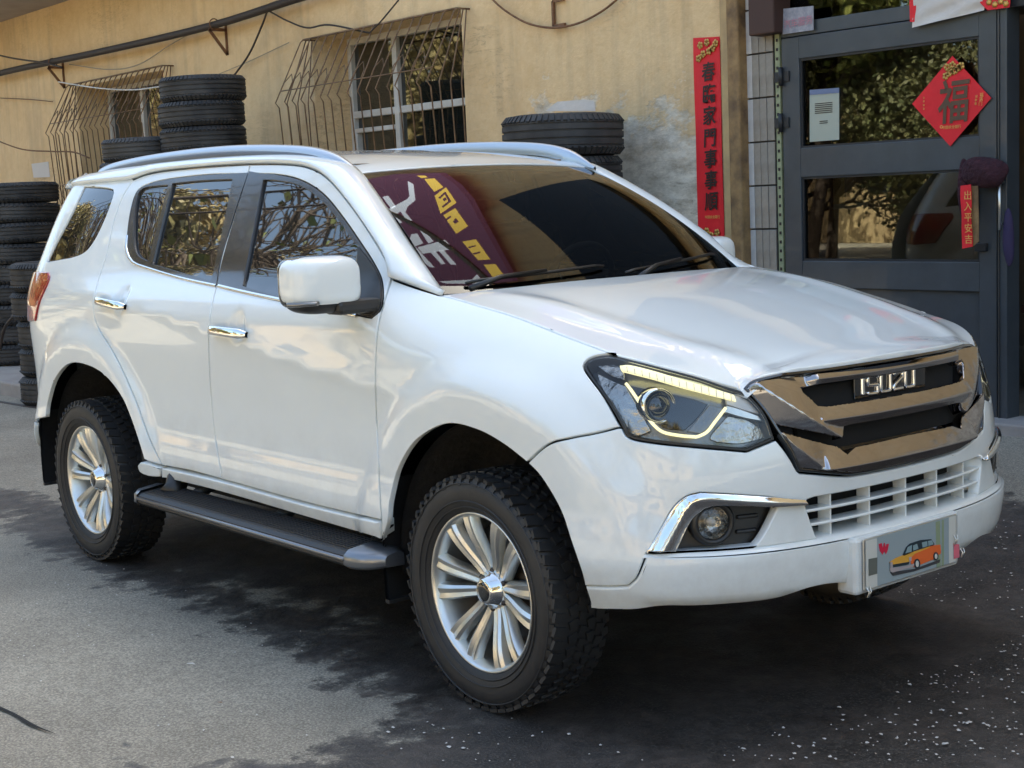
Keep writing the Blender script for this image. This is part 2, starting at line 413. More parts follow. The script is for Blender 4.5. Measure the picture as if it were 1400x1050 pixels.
# ---- front fender
HOODL = [(600, 404), (615, 406), (660, 419), (700, 431), (740, 446), (770, 458), (810, 473), (846, 486)]
LAMP = [(846, 486, 1), (835, 484), (815, 486), (802, 492), (798, 500), (804, 512), (825, 541), (846, 576), (855, 595, 1), (868, 601), (900, 606), (940, 610), (1022, 617, 1),
        (1060, 601, 1), (1048, 568), (1030, 545), (1014, 534, 1), (990, 527), (950, 513.5), (890, 497.5)]
fender = panel('front_fender', PAINT, suv, body, tr([(535, 381, 1), (556, 389), (580, 397), (600, 403, 1)]+HOODL[1:-1]+[(846, 486, 1), (835, 484), (815, 486), (802, 492), (798, 500), (804, 512), (825, 541), (849, 584, 1),
        (816, 592), (780, 599), (748, 609), (720, 633, 1)]+ARCH_F[::-1][1:-1]+[(522, 742, 1), (521, 712, 1)]+DOOR_F[::-1][1:-1]), step=.025, gap=.0038)
# ---- front door
OPEN_F = [(319, 237, 1), (356, 238), (379, 239), (412, 247), (442, 266), (468, 297), (491, 330), (511, 361), (522, 387), (521, 420), (508, 434, 1), (488, 430), (430, 418), (376, 407), (330, 397), (298, 389, 1), (304, 354), (312, 300)]
SHUTU = [(342, 225), (337, 245)]
RAILT = [(535, 381), (530, 361), (507, 321), (478, 279), (448, 244), (422, 229), (389, 224.5), (343, 224.5)]
open_f = [(340, 238, 1), (379, 239), (412, 247), (442, 266), (468, 297), (491, 330), (511, 361), (522, 387), (521, 420), (508, 434, 1), (488, 430), (430, 418), (376, 407), (330, 397), (299, 390, 1), (306, 354), (322, 298)]
HANDX = np.array([(a, b) for a in np.linspace(-1.47, -1.30, 16) for b in np.linspace(1.06, 1.21, 14)])
HANDX2 = HANDX+[-1.015, .07]
fdoor = panel('front_door', PAINT, suv, body, tr([(342.5, 224.5, 1)]+RAILT[::-1][1:-1]+[(535, 381, 1)]+DOOR_F[1:-1]+[(521, 712, 1), (420, 688), (304, 656, 1)]+SHUT[::-1][1:-1]), holes=[tr(open_f)], step=.03, extra=HANDX, gap=.0038)
# ---- rear door
open_r = [(337, 238, 1), (284, 239), (231, 245), (202, 252), (187, 262), (179, 285), (174, 318), (174, 341), (182, 357), (199, 364), (248, 379), (295, 389.5, 1), (303, 350), (319, 297)]
RTOP = [(342, 224.5), (297, 227), (231, 233), (199, 239), (182, 246)]
RREAR = [(182, 246), (168, 268), (156, 300), (146, 345), (133, 388), (127, 418), (134, 448), (158, 488), (184, 545), (204, 600), (222, 637)]
rdoor = panel('rear_door', PAINT, suv, body, tr([(342, 224.5, 1)]+SHUT[1:-1]+[(304, 656, 1), (260, 644), (222, 637, 1)]+RREAR[::-1][1:-1]+[(182, 246, 1)]+RTOP[::-1][1:-1]), holes=[tr(open_r)], step=.03, extra=HANDX2, gap=.0038)
# ---- quarter panel
QG = [(115, 255, 1), (135, 256), (150, 258), (155, 262), (152, 275), (143, 299), (130, 326), (117, 343), (100, 351), (80, 355), (64, 358, 1), (75, 335), (95, 297)]
QTOP = [(182, 246), (150, 240), (128, 238), (118, 240)]
lampr = [(68, 372, 1), (69, 380), (62, 396), (54, 415), (50, 439, 1), (38, 430), (32, 405), (36, 388), (45, 379)]
def szr(pts): return np.array(pts, float)
qo = trc([(182, 246), (168, 268), (156, 300), (146, 345), (133, 388), (127, 418), (134, 448), (158, 488), (184, 545), (204, 600), (222, 637, 1), (197, 629, 1), (190, 606), (180, 575), (165, 541), (140, 511), (110, 497), (90, 500), (74, 520), (65, 549), (62, 570)])
qtop = trc([(128, 240), (150, 240), (182, 246)])
quarter_outline = np.vstack([qo, [[-3.30, .62], [-3.36, .60], [-3.45, .60], [-3.75, .60], [-4.2, .60]], [[XRS-KR*1.4, .62], [XRS-KR*1.4, 1.05], [XRS-KR*1.35, 1.3], [XRS-KR*1.3, 1.5], [XRS-KR*1.25, 1.70], [qtop[0, 0]-.25, qtop[0, 1]+.02]], qtop])
QGL = tr(QG)
quarter = panel('quarter_panel', PAINT, suv, body, quarter_outline, holes=[QGL], step=.03)
# rear bumper
rb = np.array([[-3.31, .602], [-3.335, .55], [-3.36, .50], [-3.42, .46], [-3.7, .44], [-4.0, .42], [XRS-KR*math.pi/2, .42], [XRS-KR*math.pi/2, .602], [-4.0, .602], [-3.6, .602]])
rbump = panel('rear_bumper', PAINT, suv, bodyo(.002), resample(np.vstack([rb, rb[:1]]), .03)[:-1], step=.04)
# ---- rocker under the doors
SILL_O = .006
ro = np.vstack([trc([(521, 714), (420, 690), (304, 658), (222, 639)]), trc([(222, 652), (304, 672), (420, 706), (523, 736)])])
rocker = panel('sill_panel', PAINT, suv, bodyo(.008), ro, step=.03, gap=.001, r=.006, depth=.06)
ro = trc([(221, 639), (197, 631, 1), (190, 633), (193, 645), (205, 651), (221, 652, 1), (221, 640)])
sillend = panel('sill_end_panel', PAINT, suv, bodyo(.008), ro, step=.03, gap=.002, r=.005, depth=.06)
# ---- dark inner shell behind gaps, arches cut out
th = np.linspace(0, 2*math.pi, 40, endpoint=False)
sh = np.array([[-4.0, .5], [XS+.32, .5], [XS+.36, 1.0], [.1, 1.08], [-.42, 1.2], [-.9, 1.22], [-4.0, 1.22]])
sh = resample(np.vstack([sh, sh[:1]]), .05)[:-1]
def arch_poly(xc, r, zc=.39): 
    a = np.linspace(-.25, math.pi+.25, 40); return np.stack([xc+r*np.cos(a), zc+r*np.sin(a)], 1)
def cut(o, xc, r):
    k = np.hypot(o[:, 0]-xc, o[:, 1]-.39) < r; o = o[~k]; return o
inner = []
for a, b in ((-3.95, -3.33), (-2.27, -.46)):
    q = np.array([[a, .47], [b, .47], [b, 1.2], [a, 1.2]]); inner.append(resample(np.vstack([q, q[:1]]), .06)[:-1])
for q in inner: panel('inner_shell', 'gap_black', suv, bodyo(-.03), q, step=.08)
q = np.array([[-3.33, .93], [.40, .93], [.38, .97], [.1, 1.03], [-.4, 1.14], [-3.33, 1.2]]); panel('inner_shell', 'gap_black', suv, bodyo(-.03), resample(np.vstack([q, q[:1]]), .06)[:-1], step=.08)
# ---- black window frames and glass
def shape_panel(name, m, parent, px, off=0., holes=(), depth=.012, step=.04, gap=.0, r=.0015, st=5):
    return panel(name, m, parent, bodyo(off), tr(px, st), holes=[tr(h, st) for h in holes], step=step, gap=gap, depth=depth, r=r)
GF = [(332, 391, 1), (360, 246, 1), (380, 247), (410, 254), (438, 273), (465, 304), (480, 326), (491, 337, 1), (490, 380), (487, 428, 1), (430, 416), (376, 404)]
shape_panel('window_frame', 'pillar_black', fdoor, [(340.5, 234, 1), (356, 236.5)]+open_f[1:-3]+[(297.5, 388, 1), (304.5, 354), (322.4, 292)], .0015, holes=[GF], depth=.015)
wg = shape_panel('window_glass', 'glass_dark', fdoor, GF, -.009)
# mirror sail raised
shape_panel('mirror_sail', 'black_trim', fdoor, [(491, 338, 1), (511, 364), (521, 388), (520, 419), (508, 432, 1), (488, 428, 1)], .008)
GR = [(236, 251, 1), (275, 247), (318, 245, 1), (304, 315), (289, 384, 1), (250, 373), (209, 361, 1), (222, 306)]
GR2 = [(230, 253, 1), (207, 255), (195, 258), (188, 268), (184, 295), (184, 334), (190, 350), (203, 357, 1), (216, 306)]
shape_panel('window_frame', 'pillar_black', rdoor, [(339.5, 236, 1)]+open_r[1:-3]+[(295.8, 389, 1), (302.6, 354), (320.6, 292)], .0015, holes=[GR, GR2], depth=.015)
shape_panel('window_glass', 'glass_dark', rdoor, GR, -.009)
shape_panel('quarter_light', 'glass_dark', rdoor, GR2, -.009)
panel('rear_side_window', 'glass_dark', quarter, bodyo(-.006), QGL, step=.04, gap=.002, depth=.015)
def strip_on(name, m, parent, px, w, off, h=.006, step=8):
    """raised bead along a traced line"""
    P = tr3(px, step); U = to_sz(P); n = normals_of(body, U); g = G(); d = np.gradient(P, axis=0); d /= np.linalg.norm(d, axis=1)[:, None]; s = np.cross(d, n)
    prof = [(-.5, 0), (-.42, .6), (-.2, .95), (.2, .95), (.42, .6), (.5, 0)]
    A = np.array([P+s*(a*w)+n*(off+b*h) for a, b in prof]); g.grid(A)
    return g.obj(name, m, parent)
strip_on('belt_trim', 'chrome', fdoor, [(299, 391), (330, 398.5), (376, 408.5), (430, 420), (488, 431.5)], .016, .001)
strip_on('belt_trim', 'chrome', rdoor, [(174, 322), (173, 341), (181, 358), (198, 365.5), (248, 380.5), (296, 391)], .014, .001)
# ---- door handles
def handle(parent, a, b):
    A, B = hit([a, b]); U = to_sz(np.array([A, B])); n = normals_of(body, U)[0]; d = (B-A)/np.linalg.norm(B-A); L = np.linalg.norm(B-A)
    up = np.cross(n, d); up = up if up[2] > 0 else -up; g = G(); rows = []
    for t in np.linspace(0, 1, 13):
        c = A+d*L*t+n*(.004+.034*math.sin(math.pi*min(1, max(0, t)))**.35); hh = .0175*(1 if .06 < t < .94 else .6); rows.append([c+up*hh*sy+n*th_ for sy, th_ in ((-1, -.006), (-1, .004), (-.7, .009), (.7, .009), (1, .004), (1, -.006))])
    g.grid(np.array(rows), True, closeu=True); g.obj('door_handle', 'chrome', parent)
handle(fdoor, (291, 451.5), (339, 458)); handle(rdoor, (136, 411), (173, 420))
# ---- front bumper
GRL = [(1014, 534, 1), (1030, 517, 1), (1070, 508), (1150, 494.5), (1246, 478.5, 1)]
GRB = [(1246, 635, 1), (1210, 642), (1166, 650, 1), (1128, 648), (1092, 645, 1), (1080, 615), (1060, 585), (1036, 560)]
BOT = [(806, 832), (818, 835), (870, 836), (930, 834), (1000, 829), (1042, 822), (1120, 800), (1180, 798), (1240, 783)]
def to_center(px, n=6):
    """open line on near half, last point snapped to the centre plane"""
    U = trc(px); k = U[:, 0] < SCEN; U = U[k]; return np.vstack([U, [[SCEN, U[-1, 1]]]])
def full(U):
    """near-half open line(s) from centre round to centre mirrored to a closed full outline"""
    m = U[::-1].copy(); m[:, 0] = 2*SCEN-m[:, 0]; return np.vstack([U, m[1:]]) if abs(U[-1, 0]-SCEN) < 1e-6 else np.vstack([U, m])
def smooth_center(U):
    return U
def bump_off(U):
    s, z = U[:, 0], U[:, 1]; s = np.where(s > SCEN, 2*SCEN-s, s); k = sst(.34, .42, s)*(1-sst(.625, .648, z+.0*s))
    lower = .030*k
    groove = -.012*np.exp(-((z-.455)/.012)**2)*sst(.6, .75, s)
    return lower
top = to_center([(1062, 603), (1075, 618), (1084, 632), (1092, 646, 1), (1128, 649), (1166, 652, 1), (1210, 644), (1238, 638)])
lampb = trc([(849, 584), (856, 596), (868, 602), (900, 607), (940, 611), (1022, 618, 1), (1061, 602)])
archb = trc([(849, 584, 1), (816, 592), (780, 599), (748, 609), (720, 633, 1), (740, 655), (765, 698), (780, 742), (793, 780), (799, 802)])[::-1]
seam_px = [(799, 802), (830, 803), (858, 802, 1), (870, 791), (878, 773), (884, 757, 1)]
seam = trc(seam_px)[::-1]
# upper skin: down to the seam on the corner, and to z=.64 shelf further in

SHELF_Z = seam[0, 1]
up_near = np.vstack([top[::-1], lampb[::-1], archb[::-1][1:], seam[::-1][1:]])
up_outline = np.vstack([up_near, np.stack([np.linspace(seam[0, 0], 2*SCEN-seam[0, 0], 60)[1:-1], np.full(58, SHELF_Z)], 1), (lambda m: m)(np.stack([2*SCEN-up_near[::-1][:, 0], up_near[::-1][:, 1]], 1))[:-1]])
fogp = [(926, 753, 1), (942, 722), (960, 701, 1), (979, 694), (1020, 694), (1061, 695, 1), (1046, 723), (1033, 740, 1), (1010, 746), (990, 749), (953, 753)]
chp = [(883, 755, 1), (892, 740), (903, 722), (921, 693), (938, 678), (957, 672.5, 1), (981, 673.5), (1040, 677), (1099, 682, 1), (1103, 692, 1), (1060, 694), (1020, 693), (979, 692.5), (962, 697, 1), (945, 714), (925, 756, 1)]
pocket = tr([(888, 756, 1), (905, 724), (922, 695), (939, 680), (957, 675, 1), (981, 676), (1040, 680), (1062, 683, 1), (1061, 695, 1), (1046, 723), (1033, 740), (1020, 752, 1)])
pocket[:, 1] = np.maximum(pocket[:, 1], SHELF_Z+.012)
intk = to_center([(1118, 741), (1108, 712), (1101, 684, 1), (1150, 676), (1200, 664), (1246, 652)])
intk = np.vstack([intk, [[SCEN, intk[0, 1]+.0]]]); 
intk_f = np.vstack([intk[:-1], np.stack([2*SCEN-intk[:-1][::-1][:, 0], intk[:-1][::-1][:, 1]], 1)[1:]])
INT_ZB, INT_ZT = intk[0, 1], intk[-2, 1]; INT_S0 = intk[0, 0]; INT_S1 = intk[len(trc([(1118, 741), (1108, 712), (1101, 684)]))-1, 0]
# ------------------------------------------------------------------ bumper skins
near = lambda U: U
def both(U):
    """near-half chain ending anywhere -> same chain followed by its mirror image"""
    m = U[::-1].copy(); m[:, 0] = 2*SCEN-m[:, 0]; return np.vstack([U, m])
def rs(P, step=.015):
    P = np.vstack([P, P[:1]]); out = []
    for a, b in zip(P[:-1], P[1:]):
        L_ = np.linalg.norm(b-a)
        if L_ < 1e-7: continue
        k_ = max(1, int(round(L_/step))); out += [a+(b-a)*i/k_ for i in range(k_)]
    return np.array(out)
SH = .590
up = np.vstack([trc(seam_px)[::-1], trc([(799, 802), (793, 780), (780, 742), (765, 698), (740, 655), (720, 633, 1), (748, 609), (780, 599), (816, 592), (849, 584, 1), (856, 596), (868, 602), (900, 607), (940, 611), (1022, 618, 1), (1061, 602)])[1:],
                trc([(1064, 604), (1075, 618), (1084, 632), (1092, 647, 1), (1128, 650), (1160, 652)]), [[1.27, .748], [SCEN-.02, .746]]])
fogh = tr([(888, 756, 1), (905, 724), (922, 695), (939, 680), (957, 675, 1), (981, 676), (1040, 680), (1066, 683, 1), (1062, 695, 1), (1048, 723), (1035, 742), (1020, 752, 1)]); fogh[:, 1] = np.maximum(fogh[:, 1], SH+.008)
fogm = fogh.copy(); fogm[:, 0] = 2*SCEN-fogm[:, 0]
topb = both(up)
notch = np.array([[1.132, SH], [1.128, SH+.012], [1.092, .690], [1.098, .704], [1.12, .708]])
nm = notch.copy(); nm[:, 0] = 2*SCEN-nm[:, 0]
ub = np.vstack([topb, [[2*SCEN-.70, SH]], nm, notch[::-1], [[.70, SH]]])
bumper = panel('front_bumper', PAINT, suv, body, rs(ub), holes=[fogh, fogm], step=.03, depth=.035, r=.005)
lowc = np.vstack([trc(seam_px), [[.70, SH-.004], [1.0, SH-.006], [SCEN-.01, SH-.006]]])
lowbot = trc(BOT[:-1])[::-1]; lowbot[:, 1] = np.maximum(lowbot[:, 1], .405)
lbn = np.vstack([lowbot, lowc]); 
lb = np.vstack([[[SCEN-.01, .412]], lbn, ]); lbm = lb[::-1].copy(); lbm[:, 0] = 2*SCEN-lbm[:, 0]
def loff(U):
    s, z = U[:, 0], U[:, 1]; s = np.where(s > SCEN, 2*SCEN-s, s); k = sst(.60, .80, s)
    return .001+.017*k*(1-.35*sst(.50, .42, z))*sst(.60, .575, z*1.0)+.0*z-.02*sst(.455, .425, z)*sst(.55, .7, s)
lower = panel('lower_bumper', PAINT, suv, bodyo(loff), rs(np.vstack([lb, lbm])), step=.025, depth=.05, r=.008)
ss = np.concatenate([np.linspace(.60, SCEN, 50), np.linspace(SCEN, 2*SCEN-.60, 50)[1:]])
k = sst(.60, .80, np.minimum(ss, 2*SCEN-ss))
def rail(s, z, off):
    U = np.stack([s, np.full_like(s, z) if np.isscalar(z) else z], 1); return body(U)+normals_of(body, U)*np.reshape(off, (-1, 1))
loft('bumper_shelf', PAINT, lower, [rail(ss, SH-.009, .014*k-.001), rail(ss, SH-.002, .011*k-.002), rail(ss, SH+.004, -.01), rail(ss, SH+.010, -.09)], n=120)
# fog pocket, chrome accent, lamp
def pocket_back(name, m, parent, px, off, wall_m):
    U = tr(px); n = normals_of(body, U); P = body(U); o = panel(name, m, parent, bodyo(off), U, step=.05, gap=0, depth=.01)
    A = np.array([P-n*.002, P+n*(off-.002)]); g = G().grid(A, True, closeu=True); w_ = g.obj('pocket_wall', wall_m, o); return o
fb = [(884, 757, 1), (903, 722), (921, 693), (938, 678), (957, 673, 1), (981, 674), (1040, 678), (1070, 682, 1), (1064, 697, 1), (1050, 724), (1037, 744), (1020, 756, 1)]
fog = pocket_back('fog_recess', 'black_trim', bumper, fb, -.05, 'black_trim')
for zz in (.672, .632):
    P = rail(np.linspace(.90, .965, 12), zz, -.046); G().tube(P, .006).obj('recess_rib', 'black_trim', fog)
chrome_px = [(884, 754, 1), (893, 740), (904, 721), (921, 693), (938, 678), (957, 672.5, 1), (981, 673.5), (1040, 677), (1097, 681.5, 1), (1102, 690, 1), (1060, 693), (1020, 692), (979, 691.5), (962, 696, 1), (945, 713), (924, 754, 1)]
U = tr(chrome_px); U[:, 1] = np.maximum(U[:, 1], SH+.004)
cen = trc([(904, 755), (924, 718), (944, 688), (965, 681), (1000, 683), (1050, 686), (1100, 687)], 4)
def chr_off(V):
    d = np.sqrt(((V[:, None]-cen[None])**2).sum(2)).min(1); return .006+.014*np.exp(-(d/.018)**2)
acc = panel('chrome_accent', 'chrome', bumper, bodyo(chr_off), U, step=.009, gap=0, r=.003, depth=.03)
def oriented(c, n):
    n = n/np.linalg.norm(n); a = np.cross([0, 0, 1], n); a /= np.linalg.norm(a); b = np.cross(n, a); return np.stack([a, b, n], 1), np.array(c)
def disc(name, m, parent, c, n, prof, seg=40):
    """lathe of (r, h) about direction n"""
    R, c = oriented(c, np.array(n, float)); A = []
    for r, h in prof: A.append([R@np.array([r*math.cos(a), r*math.sin(a), h])+c for a in np.linspace(0, 2*math.pi, seg, endpoint=False)])
    g = G().grid(np.array(A), True, closeu=True); return g.obj(name, m, parent)
fc = hit([(976, 716)])[0]; fn = normals_of(body, to_sz(fc[None]))[0]; fd = np.array([.90, -.42, .02]); fc = fc-fn*.022
fl = disc('fog_lamp', 'black_trim', fog, fc, fd, [(.062, -.03), (.064, 0), (.056, .016), (.047, .012), (.045, 0)])
disc('fog_reflector', 'reflector', fl, fc, fd, [(.045, .004), (.040, -.004), (.025, -.018), (.012, -.022), (.001, -.02)])
disc('fog_lens', 'clear_lens', fl, fc, fd, [(.046, .008), (.040, .012), (.02, .017), (.0005, .018)])
disc('fog_bulb', 'lamp_clear', fl, fc, fd, [(.0005, .006), (.010, .002), (.012, -.02)])
# lower intake: dark back, white bars
s2 = np.linspace(1.05, 2*SCEN-1.05, 60)
itk = loft('lower_grille', 'gap_black', suv, [rail(s2, .56, -.10), rail(s2, .72, -.10)], n=60)
def ribbon_box(name, m, parent, s, z, h, o0, o1):
    """bar following the body: height h, from depth o0 (front) to o1 (back)"""
    z = np.full_like(s, z); r_ = min(.003, h/3)
    pts = [rail(s, z-h/2, o1), rail(s, z-h/2, o0-r_), rail(s, z-h/2+r_, o0), rail(s, z+h/2-r_, o0), rail(s, z+h/2, o0-r_), rail(s, z+h/2, o1)]
    g = G().grid(np.array(pts), True); g.add([p[0] for p in pts], [tuple(range(6))]); g.add([p[-1] for p in pts], [tuple(range(6))][::-1])
    me = autosmooth(g.mesh(name), 40); return new(name, me, m, parent)
s3 = np.linspace(1.098, 2*SCEN-1.098, 60)
for zz in (.672, .632): ribbon_box('grille_bar', PAINT, itk, s3, zz, .008, -.006, -.055)
for yy in (-.32, -.165, 0, .155, .31):
    a = to_sz(hit([(700, 500)]))*0; x = .905-(abs(yy)/.92)**2.6*.27
    G().box((x-.038, yy, .645), (.045, .006, .13), bev=.002).obj('grille_post', PAINT, itk)
for sy in (-1, 1):
    P = body(np.array([[1.098, .60], [1.092, .70]])); n = normals_of(body, np.array([[1.10, .65]]))[0]
    A = np.array([P-n*.003, P-n*.05+[-.02, .03, 0], P-n*.10+[-.02, .04, 0]]); A[..., 1] *= -sy
    G().grid(A, False).obj('intake_cheek', PAINT, itk)
# ------------------------------------------------------------------ main grille
gn = np.vstack([[[SCEN, 1.058], [1.28, 1.058], [1.15, 1.056]], trc([(1070, 509), (1030, 518.5), (1016, 531, 1), (1030, 545), (1047, 566), (1062, 590), (1080, 617), (1092, 645, 1), (1128, 648), (1160, 650)]), [[1.27, .752], [SCEN-.01, .750]]])
gm = gn[::-1].copy(); gm[:, 0] = 2*SCEN-gm[:, 0]
grille = panel('front_grille', 'gloss_black', suv, bodyo(-.055), rs(np.vstack([gn[1:], gm[:-1]])), step=.05, gap=0, depth=.01)
def inset(U, d):
    U = rs(U, .012); t = np.roll(U, -1, 0)-np.roll(U, 1, 0); t /= np.linalg.norm(t, axis=1)[:, None]; n = np.stack([-t[:, 1], t[:, 0]], 1)*(1 if area(U) > 0 else -1); return U+n*d
gout = np.vstack([gn[1:], gm[:-1]])
fr = panel('grille_surround', 'gloss_black', grille, bodyo(.002), rs(gout), holes=[inset(gout, .011)], step=.03, gap=.001, depth=.055, r=.003)
def sym(Un): m = Un[::-1].copy(); m[:, 0] = 2*SCEN-m[:, 0]; return rs(np.vstack([Un, m]), .014)
A1 = np.vstack([[[SCEN-.01, 1.045], [1.25, 1.045], [1.13, 1.044]], trc([(1074, 513), (1036, 522), (1021, 531, 1), (1030, 543), (1043, 562), (1056, 579, 1), (1085, 586), (1120, 593), (1149, 600, 1), (1153, 584, 1)]), [[1.22, .893], [SCEN-.01, .893]]])
S1 = np.array([[1.085, 1.012], [1.09, 1.000], [1.125, .960], [1.15, .955], [SCEN-.01, .955]]); S1 = np.vstack([[[SCEN-.01, 1.014]], S1])
def line_d(U, a, b):
    a, b = np.array(a), np.array(b); d = b-a; L = np.linalg.norm(d); d /= L; v = U-a; return v@d/L, v[:, 0]*-d[1]+v[:, 1]*d[0]
wa = trc([(1030, 524), (1150, 600)])
def goff(U):
    s, z = U[:, 0], U[:, 1]; U2 = np.stack([np.where(s > SCEN, 2*SCEN-s, s), z], 1); s = U2[:, 0]
    _, d = line_d(U2, wa[0], wa[-1]); mid = sst(1.10, 1.20, s)
    wing = .014-.36*np.abs(d); bar = np.maximum(.015-.42*np.abs(z-.916), .010-.5*np.abs(z-1.030))-.9*np.maximum(1.13-s, 0)
    return np.maximum(np.maximum(wing, bar), -.014)
chromeA = panel('chrome_frame', 'grille_chrome', grille, bodyo(goff), sym(A1), holes=[sym(S1)], step=.008, gap=0, depth=.045, r=.004)
B1 = np.vstack([[[SCEN-.01, .836], [1.24, .832]], trc([(1158, 620, 1), (1147, 609, 1), (1100, 598), (1066, 590, 1), (1078, 608), (1087, 626), (1096, 641, 1), (1128, 643.5), (1162, 646)]), [[1.27, .758], [SCEN-.01, .757]]])
wb = trc([(1070, 596), (1125, 640)])
def goff2(U):
    s, z = U[:, 0], U[:, 1]; U2 = np.stack([np.where(s > SCEN, 2*SCEN-s, s), z], 1); s = U2[:, 0]; _, d = line_d(U2, wb[0], wb[-1]); mid = sst(1.12, 1.2, s)
    bar = .020-.50*np.maximum(z-.782, 0)-.5*np.maximum(.782-z, 0)-.9*np.maximum(1.15-s, 0)
    return np.maximum(np.maximum(.008-.34*np.abs(d), bar), -.014)
panel('lower_chrome_bar', 'grille_chrome', grille, bodyo(goff2), sym(B1), step=.008, gap=0, depth=.045, r=.004)
panel('grille_mesh', 'gap_black', grille, bodyo(-.045), sym(np.array([[SCEN-.01, 1.02], [1.06, 1.02], [1.10, .83], [SCEN-.01, .83]])), step=.06, gap=0)
# emblem letters I S U Z U
EH, EW, GP = .050, .043, .015
paths = {'I': [[(0, 0), (0, 1)]], 'S': [[(1, .86), (.93, 1), (.12, 1), (0, .86), (0, .64), (.1, .52), (.9, .48), (1, .36), (1, .14), (.9, 0), (.1, 0), (0, .14)]],
         'U': [[(0, 1), (0, .16), (.14, 0), (.86, 0), (1, .16), (1, 1)]], 'Z': [[(0, .86), (.1, 1), (1, 1), (1, .72), (.02, .24), (0, 0), (1, 0)]]}
y = -.136
for chh in 'ISUZU':
    wch = .004 if chh == 'I' else EW; g = G()
    for pl in paths[chh]:
        P = []
        for a, b in pl:
            yy = y+a*(wch if chh != 'I' else 0); X = .905-(abs(yy)/.9)**2.1*.25; P.append((X-.045+.012*(.985-(.962+b*EH))*0, yy, .962+b*EH))
        P = resample(crom(P, 3) if chh not in 'IZ' else np.array(P), .004)
        g.tube(P+np.array([-.012, 0, 0]), .0078 if chh == 'I' else .0062, 8)
    g.obj('emblem_letter', 'chrome', grille); y += wch+GP+(.002 if chh == 'I' else 0)
G().box((.842, -.005, .986), (.004, .335, .066), bev=.002).obj('emblem_plate', 'gloss_black', grille)
# ------------------------------------------------------------------ headlight
def px_inset(px, d):
    P = loop(px, 4); t = np.roll(P, -1, 0)-np.roll(P, 1, 0); t /= np.linalg.norm(t, axis=1)[:, None]+1e-9; n = np.stack([-t[:, 1], t[:, 0]], 1)*(1 if area(P) > 0 else -1); return P+n*d
LU = tr(LAMP, 4); LI = to_sz(hit(px_inset(LAMP, 4.5)))
head = panel('headlight', 'black_trim', suv, bodyo(-.003), LU, holes=[LI], step=.02, gap=.0005, depth=.06, r=.002)
def lp(name, m, px, off, step=.03, depth=.012): return panel(name, m, head, bodyo(off), tr(px, 4), step=step, gap=0, depth=depth, r=.002)
lp('lamp_housing', 'lamp_grey', LAMP, -.05)
lp('lamp_reflector', 'reflector', [(811, 500, 1), (832, 511), (851, 520, 1), (868, 552), (888, 588, 1), (868, 596), (856, 590, 1), (843, 566), (822, 532)], -.030)
lp('lamp_reflector', 'reflector', [(812, 492, 1), (836, 491), (849, 495, 1), (851, 506), (850, 512, 1), (832, 506)], -.022)
lp('lamp_bezel', 'gloss_black', [(856, 517, 1), (905, 530), (945, 541), (971, 550, 1), (955, 570), (937, 587, 1), (910, 584), (896, 577, 1), (875, 550)], -.036)
lp('lamp_reflector', 'lamp_grey', [(973, 551, 1), (990, 556), (996, 558, 1), (978, 578), (960, 592, 1), (940, 589, 1)], -.026)
lp('lamp_blade', 'silver', [(996, 553, 1), (1015, 558), (1040, 567, 1), (1047, 575, 1), (1020, 570), (992, 562, 1)], -.018)
lp('lamp_reflector', 'reflector', [(1000, 566, 1), (1025, 570), (1049, 584, 1), (1055, 598, 1), (1020, 606), (985, 604, 1), (975, 596)], -.040)
lp('turn_lens', 'lamp_clear', [(994, 533, 1), (1020, 543), (1036, 553), (1046, 566, 1), (1022, 560), (996, 552, 1)], -.018)
drl = lp('daytime_lamp', 'drl', [(846, 497, 1), (860, 496), (892, 504), (930, 516), (966, 527), (1005, 539, 1), (1008, 548, 1), (980, 541), (930, 527), (890, 514), (858, 505), (848, 502)], -.008)
for t in np.linspace(.05, .95, 15):
    a = hit([(848+160*t, 496+42*t+1)])[0]; b = hit([(848+160*t+1, 504+46*t)])[0]; n = normals_of(body, to_sz(a[None]))[0]; G().bar(a-n*.0065, b-n*.0065, .0022, .002, up=n).obj('lamp_rib', 'lamp_clear', drl)
Pq = tr3([(853, 519), (861, 530), (871, 546), (881, 564), (892, 579), (906, 590), (930, 595), (954, 597, 1), (968, 590), (980, 575), (995, 556)], 4); n = normals_of(body, to_sz(Pq)); G().tube(Pq-n*.020, .0046, 10).obj('light_guide', 'drl', head)
pc = hit([(900, 553)])[0]; pn = np.array([.93, -.36, .05])
pj = disc('projector', 'chrome', head, pc-normals_of(body, to_sz(pc[None]))[0]*.020, pn, [(.050, -.045), (.049, 0), (.046, .004), (.041, .0), (.036, -.012)])
disc('projector_lens', 'glass_dark', pj, pc-normals_of(body, to_sz(pc[None]))[0]*.034, pn, [(.041, -.01), (.037, .003), (.025, .012), (.012, .016), (.0005, .017)])
panel('lamp_lens', 'clear_lens', head, bodyo(.001), LI, step=.02, gap=0, depth=.004, r=.001)
